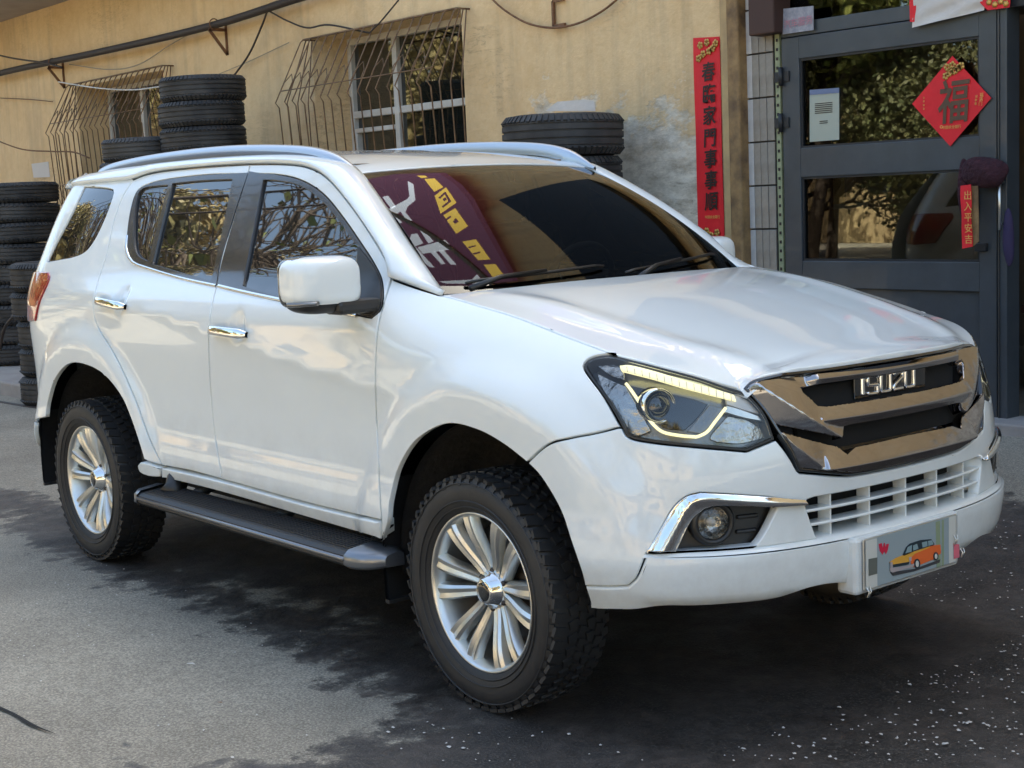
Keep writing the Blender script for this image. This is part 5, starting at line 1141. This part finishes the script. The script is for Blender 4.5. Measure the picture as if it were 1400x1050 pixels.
jr = onY([(1365, 200), (1378, 200)], WY)[:, 0]; fbx('frame_jamb', 'slate_metal', (float(jr.mean()), WY+.05, 1.45), (float(jr[1]-jr[0]), .12, 2.9)); fbx('frame_jamb', 'dark_frame', (xl-.025, WY+.07, 1.45), (.045, .08, 2.5))
fbx('frame_bead', 'silver_dark', (float(jr[0]+.012), WY-.014, 1.45), (.006, .008, 2.4), 0)
fbx('frame_head', 'slate_metal', ((xl+xr)/2, WY+.05, ztop2+.045), (xr-xl, .10, .08)); fbx('transom_pane', 'door_glass', ((xl+xr)/2, WY+.07, ztop2+.20), (xr-xl, .01, .24), 0); fbx('frame_head', 'dark_frame', ((xl+xr)/2+.4, WY+.05, ztop2+.42), (xr-xl+1.2, .10, .20)); fbx('frame_head', 'dark_frame', (jr[1]+.6, WY+.05, ztop2+.045), (1.2, .10, .1))
for zz in (105, 168):
    p = onY([(1070, zz)], WY)[0]; h_ = child_of(G().tube([(p[0], WY-.018, p[2]-.055), (p[0], WY-.018, p[2]+.055)], .014, 10).box((p[0]+.03, WY-.006, p[2]), (.05, .01, .06)).box((p[0]-.03, WY-.006, p[2]), (.05, .01, .06)).obj('door_hinge', 'dark_frame'), door)
p = onY([(1366.5, 278)], WY-.05)[0]; child_of(G().tube([(p[0], WY-.05, p[2]-.14), (p[0], WY-.05, p[2]+.14)], .009, 10).tube([(p[0], WY-.05, p[2]+.11), (p[0], WY+.0, p[2]+.11)], .006, 8).tube([(p[0], WY-.05, p[2]-.11), (p[0], WY+.0, p[2]-.11)], .006, 8).obj('pull_handle', 'silver'), door)
p = onY([(1343, 338)], WY)[0]; child_of(G().box((p[0], WY-.01, p[2]), (.07, .03, .045), bev=.006).obj('door_lock', 'dark_frame'), door)
# header things
def flat(name, pts, y, m_, lab, cat, th_=.004): 
    P = onY(pts, y); n_ = len(P); g = G().add(np.vstack([P, P+[0, th_, 0]]), [tuple(range(n_)), tuple(range(2*n_-1, n_-1, -1))]+[(i, (i+1) % n_, n_+(i+1) % n_, n_+i) for i in range(n_)]); o = g.obj(name, m_); return tag(o, lab, cat) if lab else o
mat('sticker_grey', (.22, .23, .27), .5, noise=(30, (.40, .38, .42))); mat('sticker_pink', (.50, .22, .28), .5)
st_ = flat('paper_notice', [(1071, 12), (1112, 8), (1112, 41), (1070, 47)], WY-.02, 'sticker_grey', 'grey printed paper with pink lettering at the top left of the door', 'poster')
p = onY([(1091, 31)], WY-.026)[0]; text_at('汽车服务', .055, p, 'sticker_pink', st_, rz=.05)
tb_ = sheet_px('torn_paper', [(1252, -8), (1346, -22), (1346, 14), (1248, 38)], WY-.03, 'white_paper', wav=.02, n=10); tag(tb_, 'torn white paper banner hanging over the top of the shop door', 'banner')
flat('red_paper_scrap', [(1243, -8), (1254, -8), (1252, 12), (1250, 30), (1244, 30)], WY-.04, 'red_paper', 'thin red paper scrap at the left end of the torn white banner', 'paper')
rs2 = flat('red_paper_scrap', [(1338, -8), (1382, -8), (1380, 10), (1350, 14), (1340, 4)], WY-.045, 'red_paper', 'red and gold paper scrap at the right end of the white banner', 'paper')
for q_ in ((1352, 3), (1360, 6), (1368, 2), (1375, 5)): p = onY([q_], WY-.048)[0]; o = G().lathe([(.0002, 0), (.018, 0), (.0002, .001)], 6, 'y', tuple(p)).obj('printed_petal', 'gold_print'); child_of(o, rs2)
p = onY([(1046, 22)], WY-.06)[0]; tag(G().box((float(p[0])+.0, WY-.02, float(p[2])+.06), (.20, .16, .34), bev=.01).obj('junction_box', 'brown_board'), 'dark brown box fixed at the top of the tiled pillar', 'box')
# diamond poster
dp = flat('fortune_poster', [(1302, 76.5), (1355, 134), (1299, 200), (1247, 142)], WY-.012, 'red_paper', 'red diamond shaped paper with a big brush character stuck on the door glass', 'poster')
p = onY([(1304, 143)], WY-.017)[0]; text_at('福', .235, p, 'ink_brush', dp, rz=.04, sx=.85, sy=1.05, shear=.12, bold=.004)
for q_ in ((1295, 92), (1302, 89), (1310, 93), (1299, 99), (1293, 104), (1314, 90), (1305, 97)):
    p = onY([q_], WY-.016)[0]
    for k in range(5): a_ = k*1.257+q_[0]; o = G().lathe([(.0002, -.0), (.010, 0), (.0002, .001)], 7, 'y', (p[0]+.013*math.cos(a_), p[1], p[2]+.013*math.sin(a_))).obj('printed_petal', 'gold_print'); child_of(o, dp)
p = onY([(1301, 174)], WY-.017)[0]; text_at('中国农业银行', .020, p, 'gold_print', dp); p = onY([(1287, 173.5)], WY-.017)[0]; o = G().lathe([(.006, 0), (.006, -.001), (.009, -.001), (.009, 0)], 14, 'y', tuple(p)).obj('printed_logo', 'gold_print'); child_of(o, dp)
for i, chh in enumerate('吉祥如意'): p = onY([(1263, 134+i*5)], WY-.017)[0]; text_at(chh, .013, p, 'gold_print', dp)
for i, chh in enumerate('福满门'): p = onY([(1342-.8*i, 130+i*6)], WY-.017)[0]; text_at(chh, .024, p, 'gold_print', dp); 
for i, chh in enumerate('迎新春'): p = onY([(1335-.5*i, 132+i*5)], WY-.017)[0]; text_at(chh, .016, p, 'gold_print', dp)
# notice behind the glass
nt_ = flat('window_notice', [(1107, 124), (1147, 121), (1147, 191), (1107, 194)], WY+.022, 'notice_paper', 'pale notice with lines of writing behind the upper door glass', 'notice')
o = flat('notice_header', [(1107, 123), (1147, 120), (1147, 127), (1107, 130)], WY+.019, 'notice_blue', None, None); o.parent = nt_
for k in range(8): p = onY([(1126, 141+k*2.6+(9 if k > 5 else 0))], WY+.020)[0]; o = G().box(tuple(p), (.13 if k < 6 else .06, .001, .0045)).obj('print_line', 'ink'); child_of(o, nt_)
# cloth bundle, tassel tag, purple cloth
def cloth(name, c_, r_, m_, lab, seedn=1, e=.8):
    rg_ = np.random.default_rng(seedn); A = supere((0, 0, 0), r_, (1, 1), n=(56, 36)); D_ = A.copy(); ph = rg_.uniform(0, 6, 8); fr_ = rg_.uniform(10, 45, (8, 3))
    disp = sum(np.sin(A@fr_[i]+ph[i]) for i in range(8))/8; A = A*(1+.28*disp[..., None]); o = G().grid(A+np.array(c_), True, closeu=True).obj(name, m_); return tag(o, lab, 'cloth') if lab else o
p = onY([(1345, 236)], WY-.07)[0]; cb = cloth('cloth_bundle', p, (.145, .06, .085), 'maroon_cloth', 'dark maroon cloth bundled around the top of the door handle', 3)
p = onY([(1318, 262)], WY-.05)[0]; o = cloth('cloth_fold', p, (.035, .03, .17), 'maroon_cloth', None, 5); child_of(o, cb) if False else None; o.parent = cb
p = onY([(1379, 325)], WY-.02)[0]; cloth('hanging_rag', p, (.030, .025, .17), 'purple_cloth', 'purple rag hanging at the edge of the dark doorway', 8)
tg_ = sheet_px('red_tag', [(1314, 254), (1328, 252), (1330, 337), (1316, 340)], WY-.105, 'red_paper', wav=.01); tag(tg_, 'long red tag with gold characters hanging below the maroon cloth', 'tag')
for i, chh in enumerate('出入平安吉'): p = onY([(1323+.3*i, 268+i*15)], WY-.120)[0]; text_at(chh, .052, p, 'gold_print', tg_)
o = flat('tag_back', [(1327, 254), (1337, 254), (1338, 330), (1330, 337)], WY-.095, 'old_wood', None, None); o.parent = tg_
# in the room
mat('reflected_yellow', (.75, .50, .12), .4); mat('reflected_red', (.65, .10, .04), .4); mat('shelf_white', (.6, .58, .5), .5)
a = onY([(1122, 262), (1125, 283)], WY+.35); sh_ = tag(G().box((float(a[1, 0]), WY+.40, float(a[1, 2])), (.42, .25, .03)).obj('added_shelf', 'shelf_white'), 'small white shelf added behind the lower door glass under the reflection box', 'shelf')  # shelf added only to carry the reflection stand-in
pk_ = tag(G().box((float(a[0, 0]), WY+.40, float(a[0, 2])+.02), (.20, .12, .26), bev=.004).obj('reflection_box', 'reflected_yellow'), 'yellow and red box standing in for a reflection in the lower door glass', 'reflection stand-in')  # yellow and red box stands in for a reflection on the lower pane
for k, zz in enumerate((-.04, .08)): o = G().box((float(a[0, 0])+.01, WY+.338, float(a[0, 2])+zz), (.17-.04*k, .004, .06)).obj('reflection_band', 'reflected_red'); child_of(o, pk_) if False else None; o.parent = pk_
tag(G().box((-.95, 5.0, .75), (1.4, .7, .05), bev=.01).box((-1.6, 5.0, .47), (.05, .6, .5)).box((-.3, 5.0, .47), (.05, .6, .5)).obj('shop_counter', 'brown_board'), 'dark counter inside the shop opening', 'counter')
tag(G().box((-.6, 4.6, .68), (.9, .5, .84), bev=.02).obj('dark_cabinet', 'dark_frame'), 'black cabinet standing inside the dark doorway', 'cabinet')
# ---- litter
mat('petal', (.52, .49, .45), .7); mat('pink_plastic', (.55, .22, .25), .4)
g = G()
def petal(x, y, s_):
    a_ = random.uniform(0, 6.28); z = float(gz(y))+.006; n_ = random.randint(4, 6); V = [(x, y, z+.002+s_*random.uniform(.1, .4))]; 
    for k in range(n_): r_ = s_*random.uniform(.6, 1.2); t = a_+k*6.283/n_; V.append((x+r_*math.cos(t), y+r_*math.sin(t)*.8, z+random.uniform(0, s_*.35)))
    g.add(V, [(0, 1+k, 1+(k+1) % n_) for k in range(n_)])
for i in range(2600):
    if random.random() < .16: px_q = (random.uniform(0, 700), random.uniform(700, 1050))
    else: px_q = (1400-abs(random.gauss(0, 420)), random.uniform(730, 1050))
    if not (0 <= px_q[0] <= 1400): continue
    if i % 3 == 0: px_q = (px_q[0], random.uniform(700, 900))
    P = onZ([px_q], 0)[0]
    if -3.6 < P[0] < .75 and -.85 < P[1] < 1.0: continue
    cl = math.sin(P[0]*5.1+1)*math.sin(P[1]*6.3+2)+math.sin(P[0]*1.9)*.6
    if random.random() > .32+.45*cl: continue
    petal(P[0], P[1], random.choice((.0025, .0035, .0045, .006, .008)) if P[0] > -.6 else random.choice((.003, .004, .005)))
o = g.obj('fallen_petals', 'petal'); tag(o, kind='stuff')
p = onZ([(1331, 791)], 0)[0]; g = G(); A = np.array([[(p[0]+.05*u, p[1]+.018*math.cos(v)+.012*math.sin(u*3), .022+.016*math.sin(v)+.006*math.sin(5*u+v)) for v in np.linspace(0, 6.28, 9)[:-1]] for u in np.linspace(-1, 1, 12)]); tag(g.grid(A, True, closeu=True).obj('crumpled_wrapper', 'pink_plastic'), 'crumpled pink wrapper on the wet ground right of the number board', 'litter')
for q_, lab in (((263, 912), 'cigarette end on the dry asphalt at lower left'), ((302, 966), 'short dark twig on the dry asphalt near the bottom left')):
    p = onZ([q_], 0)[0]; tag(G().tube([tuple(p+[-.02, -.01, .008]), tuple(p+[0, .002, .012]), tuple(p+[.02, .008, .006])], [.004, .004, .003], 7).obj('cigarette_end' if 'cig' in lab else 'twig', 'petal' if 'cig' in lab else 'rust_brown'), lab, 'litter')
# ================================================================== printed card on the number board
def plate_pt(q, y_off=.0):
    """crop pixel of the board's own drawing -> (y, z) on the board"""
    u = (q[0]-212)/(1142-212); top0, top1, bot0, bot1 = 375, 118, 862, 585
    zt_, zb_ = top0+(top1-top0)*u, bot0+(bot1-bot0)*u; v = (q[1]-zt_)/(zb_-zt_)
    return PC-.215+.43*u, .504+.071-.142*v
def pp(name, m_, polys, lay): 
    g = G()
    for pl in polys:
        V = [plate_pt(q) for q in pl]; n_ = len(V); X = PX+.0035+lay*.0006; g.add([(X, a, b_) for a, b_ in V]+[(X-.0005, a, b_) for a, b_ in V], [tuple(range(n_)), tuple(range(n_, 2*n_))]+[(i, (i+1) % n_, n_+(i+1) % n_, n_+i) for i in range(n_)])
    return g.obj(name, m_, plate)
for n_, c_ in dict(card_blue=(.30, .36, .38), card_white=(.60, .60, .55), card_red=(.62, .02, .06), card_orange=(.75, .14, .03), card_yellow=(.70, .36, .05), card_dark=(.02, .035, .045), card_chrome=(.42, .36, .36), card_green=(.26, .32, .20), card_glass=(.22, .32, .34), card_grey=(.13, .14, .12), card_pink=(.70, .15, .20), card_shadow=(.05, .05, .055)).items(): mat(n_, c_, .35, coat=.3)
pp('printed_card', 'card_blue', [[(216, 375), (1140, 122), (1140, 580), (216, 858)]], 0)
pp('card_band', 'card_white', [[(216, 380), (325, 352), (325, 826), (216, 858)]], 1); pp('card_band', 'card_white', [[(1065, 145), (1140, 124), (1140, 580), (1065, 604)]], 1)
pp('card_pillar', 'card_green', [[(925, 190), (970, 178), (975, 630), (930, 645)], [(990, 172), (1012, 165), (1010, 618), (985, 628)]], 1)
pp('card_letter', 'card_red', [[(342, 410), (372, 400), (382, 455), (392, 400), (402, 398), (410, 448), (418, 410), (442, 408), (430, 470), (410, 512), (396, 480), (378, 515), (352, 478)]], 2)
pp('card_shadow', 'card_shadow', [[(450, 690), (700, 655), (970, 560), (960, 595), (700, 680), (480, 725)]], 2)
pp('printed_car_body', 'card_orange', [[(655, 520), (700, 480), (860, 425), (970, 415), (975, 500), (945, 520), (900, 560), (780, 605), (690, 640), (660, 600)]], 3)
pp('printed_car_hood', 'card_yellow', [[(440, 590), (500, 550), (575, 520), (700, 480), (860, 425), (850, 445), (700, 505), (655, 550), (640, 590), (470, 620)]], 4)
pp('printed_car_roof', 'card_dark', [[(575, 520), (610, 440), (650, 405), (760, 370), (870, 360), (905, 410), (890, 425), (860, 430), (700, 480), (590, 525)]], 4)
pp('printed_car_window', 'card_glass', [[(602, 500), (625, 440), (668, 420), (665, 485)], [(680, 425), (720, 408), (735, 455), (682, 475)], [(770, 395), (825, 380), (830, 430), (778, 445)], [(835, 378), (875, 372), (893, 412), (838, 428)]], 5)
pp('printed_car_grille', 'card_dark', [[(470, 612), (640, 585), (632, 612), (475, 640)]], 5)
pp('printed_car_bumper', 'card_chrome', [[(440, 648), (640, 620), (690, 600), (685, 628), (630, 645), (470, 690), (448, 680)], [(445, 590), (468, 585), (472, 640), (450, 650)], [(635, 540), (662, 535), (660, 575), (638, 580)]], 6)
for cx_, cy_, r_ in ((718, 605, 34), (915, 530, 28)):
    pp('printed_wheel', 'card_dark', [[(cx_+r_*.95*math.cos(t), cy_+r_*1.5*math.sin(t)) for t in np.linspace(0, 6.1, 14)]], 6); pp('printed_hubcap', 'card_white', [[(cx_+r_*.5*math.cos(t), cy_+r_*.95*math.sin(t)) for t in np.linspace(0, 6.1, 12)]], 7)
pp('card_sticker', 'card_grey', [[(240, 555), (325, 540), (322, 700), (240, 722)]], 3); pp('card_sticker', 'card_pink', [[(1110, 400), (1170, 410), (1172, 540), (1112, 555)]], 4)
for q_ in ((235, 870), (1130, 350), (1200, 480)):
    a_, b_ = plate_pt(q_); G().tube([(PX+.004, a_-.008, b_+.012), (PX+.012, a_-.006, b_), (PX+.010, a_-.010, b_-.016), (PX+.006, a_-.002, b_-.018), (PX+.012, a_+.004, b_), (PX+.004, a_+.007, b_+.012)], .0018, 6).obj('wire_clip', 'silver', plate)
# ================================================================== across the street
mat('leaf_gold', (.34, .25, .10), .6, noise=(.5, (.20, .19, .07))); mat('leaf_green', (.10, .15, .03), .6, noise=(.6, (.22, .20, .04))); mat('bark', (.09, .065, .045), .9)
mat('leaf_mixed', (.09, .11, .035), .6, noise=(2, (.24, .21, .09))); mat('far_wall', (.50, .36, .18), .85, noise=(.6, (.40, .28, .15))); mat('far_window', (.03, .035, .04), .1, coat=.5)
def tree(x, y, h, m_, leaves, lab, seedn, grp='street trees opposite'):
    rg_ = np.random.default_rng(seedn); t = thing('street_tree', lab, 'tree', (x, y, 0), grp); g = G(); tips = []
    def br(p, d, L_, r_, dep):
        n_ = 5; P = [p]; d = d/np.linalg.norm(d)
        for i in range(n_): d = d+rg_.normal(0, .13, 3)+[0, 0, .03]; d /= np.linalg.norm(d); P.append(P[-1]+d*L_/n_)
        g.tube(P, np.linspace(r_, r_*.55, len(P)), 5 if dep else 9, cap=False); tips.extend(P[2:] if dep > 1 else [])
        if dep < 4:
            for k in range(4 if dep else 6):
                q_ = P[-1] if k < 2 else P[rg_.integers(2, n_)]; a_ = rg_.uniform(0, 6.28); s_ = rg_.uniform(.45, .95); u = np.cross(d, [math.cos(a_), math.sin(a_), .3]); u /= np.linalg.norm(u); br(q_, d+u*s_, L_*rg_.uniform(.55, .72), r_*.5, dep+1)
    br(np.array([0., 0, -.1]), np.array([0, 0, 1.]), h*.38, h*.020, 0); g.obj('trunk', 'bark', t)
    T_ = np.array(tips); idx = rg_.integers(0, len(T_), leaves); C_ = T_[idx]+rg_.normal(0, .16, (leaves, 3)); N1 = rg_.normal(0, 1, (leaves, 3)); N1 /= np.linalg.norm(N1, axis=1)[:, None]; N2 = np.cross(N1, rg_.normal(0, 1, (leaves, 3))); N2 /= np.linalg.norm(N2, axis=1)[:, None]; sz = rg_.uniform(.06, .13, (leaves, 1))*(1 if m_ != 'leaf_mixed' else .6)
    V = np.stack([C_-N1*sz, C_+N2*sz*.6, C_+N1*sz, C_-N2*sz*.6], 1).reshape(-1, 3); me_ = bpy.data.meshes.new('crown'); me_.from_pydata(V.tolist(), [], [(4*i, 4*i+1, 4*i+2, 4*i+3) for i in range(leaves)]); new('crown', me_, m_, t)
lays = [(-19, -6.5, 9.6, 'leaf_gold', 22000), (-18, -10, 9.8, 'leaf_gold', 20000), (-15, -6.2, 11.0, 'leaf_green', 150), (-25, -10, 11.5, 'leaf_gold', 16000), (-14, -10.5, 7.5, 'leaf_green', 9000), (-33, -9, 10.5, 'leaf_gold', 8000), (-8, -15, 9, 'leaf_green', 9000), (-2, -17, 9.5, 'leaf_green', 9000), (4, -16, 9, 'leaf_gold', 9000), (11, -12, 8.5, 'leaf_gold', 8000), (-24, -17, 10, 'leaf_green', 7000), (-40, -16, 11, 'leaf_gold', 6000), (17, -7, 8, 'leaf_green', 7000), (-15.5, -13, 6.2, 'leaf_mixed', 15000), (-12.6, -13.4, 6.0, 'leaf_mixed', 15000), (-18.2, -14, 6.6, 'leaf_mixed', 14000)]
names_ = ['golden leaved tree at the far end of the street', 'second golden tree beside the first down the street', 'almost bare tree standing nearest down the street', 'tall golden tree beyond the first in the street', 'bushy green tree across from the tyre piles', 'broad golden tree far down the street', 'green tree opposite the barred windows', 'green tree opposite the shop door', 'golden tree opposite the parked SUV front', 'golden tree diagonal to the SUV fog lamp', 'high green tree behind the golden ones', 'tallest golden tree at the street end', 'small green tree ahead of the SUV', 'dense olive tree mirrored in the door glass', 'dense olive tree right of the one mirrored in the door', 'dense olive tree left of the one mirrored in the door']
for i, (a_, lb) in enumerate(zip(lays, names_)): tree(*a_, lb, 40+i)
fb_ = thing('low_house', 'long ochre low house across the street behind the trees', 'house', (-8, -24, 0))
G().box((0, 0, 2.0), (70, 6, 4)).obj('wall', 'far_wall', fb_); G().box((0, 0, 4.1), (71, 7, .25)).obj('roof', 'soffit_grey', fb_)
for k in range(16): G().box((-33+k*4.2, 3.02, 2.0), (1.3, .06, 1.4)).obj('window', 'far_window', fb_)
hb = thing('end_house', 'ochre house closing the left end of the street', 'house', (-48, -6, 0)); G().box((0, 0, 3), (8, 14, 6)).obj('wall', 'far_wall', hb); G().box((0, 0, 6.1), (9, 15, .3)).obj('roof', 'soffit_grey', hb)
for k in range(4): G().box((4.03, -5+k*3.2, 3.5), (.06, 1.2, 1.5)).obj('window', 'far_window', hb)
for i, (z_, yy) in enumerate(((6.3, -4.6), (6.7, -4.7), (5.9, -4.5))):
    P = [(x, yy, z_-.9*math.sin(math.pi*((x+50) % 25)/25)) for x in np.linspace(-50, 30, 90)]; tag(G().tube(P, .018, 5).obj('overhead_wire', 'cable'), ['middle', 'highest', 'lowest'][i]+' of three wires strung along the street', 'wire')
# ================================================================== shop sign above the doorway (mirrored in the windshield)
def ws_reflect(px, yp):
    out = []
    for d in rays(px):
        v = np.array([-.6, .5, 5.])
        for _ in range(25):
            r0 = ws(v[None, :2])[0]-(CAM_O+d*v[2]); J = np.stack([((ws((v+e)[None, :2])[0]-(CAM_O+d*(v+e)[2]))-r0)/1e-5 for e in np.eye(3)*1e-5], 1); v = v-np.linalg.solve(J, r0)
        n = normals_of(ws, v[None, :2])[0]; P = ws(v[None, :2])[0]; dd = d/np.linalg.norm(d); r_ = dd-2*(dd@n)*n; t = (yp-P[1])/r_[1]; out.append(P+r_*t)
    return np.array(out)
mat('sign_maroon', (.14, .05, .08), .5, emis=(.40, .15, .24), est=.22); mat('sign_white', (.7, .72, .74), .5, emis=(.8, .85, .9), est=.75); mat('sign_yellow', (.7, .5, .1), .5, emis=(1, .68, .12), est=.75)  # emission added so the sign reflects brightly in the windshield
SY = WY-.35; z6 = lambda q: (500+q[0]/6.364, 240+q[1]/6.364)
sg_ = thing('shop_sign', 'maroon sign with white and yellow characters above the doorway, given an added glow', 'sign', (-2.5, SY, 7))
def dens(pts, k=4):
    P = np.array(pts, float); P = np.vstack([P, P[:1]]); return np.vstack([np.stack([np.linspace(P[i, 0], P[i+1, 0], k, endpoint=False), np.linspace(P[i, 1], P[i+1, 1], k, endpoint=False)], 1) for i in range(len(P)-1)])
def spoly(name, m_, polys, lay):
    g = G()
    for pl in polys:
        P = ws_reflect([tuple(q) for q in dens(pl)], SY); P[:, 1] = SY-lay*.01; n_ = len(P); g.add(np.vstack([P, P+[0, .02 if lay else .10, 0]]), [tuple(range(n_)), tuple(range(n_, 2*n_))]+[(i, (i+1) % n_, n_+(i+1) % n_, n_+i) for i in range(n_)])
    o = g.obj(name, m_); return child_of(o, sg_)
spoly('sign_face', 'sign_maroon', [[(497, 246), (540, 238), (600, 236), (622, 252), (640, 272), (655, 300), (672, 330), (690, 362), (702, 384), (640, 391), (596, 391), (560, 345), (525, 290)]], 0)
z6l = lambda L_: [z6(q) for q in L_]
spoly('sign_character', 'sign_white', [z6l([(370, 50), (415, 75), (432, 215), (365, 270), (345, 320), (405, 390), (370, 400), (305, 310), (255, 345), (320, 410), (290, 415), (215, 345), (150, 320), (270, 255), (365, 205), (385, 180)]), z6l([(150, 185), (195, 175), (265, 270), (225, 290)]), z6l([(85, 240), (120, 240), (190, 310), (165, 320)])], 1)
spoly('sign_character', 'sign_white', [z6l([(455, 625), (690, 560), (770, 640), (500, 680)]), z6l([(465, 460), (490, 455), (590, 570), (550, 590)]), z6l([(310, 535), (350, 530), (600, 800), (560, 795), (370, 660)]), z6l([(400, 510), (450, 505), (500, 590), (420, 620), (385, 560)]), z6l([(570, 670), (610, 660), (695, 770), (660, 770)]), z6l([(640, 655), (680, 650), (790, 775), (745, 775)])], 1)
spoly('sign_character', 'sign_white', [z6l([(640, 920), (930, 905), (970, 860), (1020, 925), (960, 940), (700, 940)])], 1)
spoly('sign_letter', 'sign_yellow', [z6l([(605, 175), (700, 105), (790, 235), (655, 330)]), z6l([(515, 30), (600, 25), (675, 100), (600, 140)]), z6l([(680, 345), (780, 285), (890, 440), (790, 505)]), z6l([(845, 575), (960, 555), (1085, 730), (980, 735)]), z6l([(1030, 775), (1130, 770), (1215, 885), (1120, 900)]), z6l([(450, 0), (520, 0), (540, 15), (490, 22)])], 1)
spoly('sign_stroke', 'sign_maroon', [z6l([(640, 195), (700, 140), (750, 225), (680, 280), (672, 268), (730, 222), (697, 160), (655, 200)]), z6l([(680, 205), (700, 190), (712, 210), (690, 222)]), z6l([(700, 380), (745, 350), (752, 360), (708, 392)]), z6l([(770, 400), (790, 370), (815, 400), (785, 420)]), z6l([(900, 620), (960, 605), (965, 615), (905, 632)]), z6l([(940, 675), (1000, 660), (1005, 672), (948, 688)])], 2)
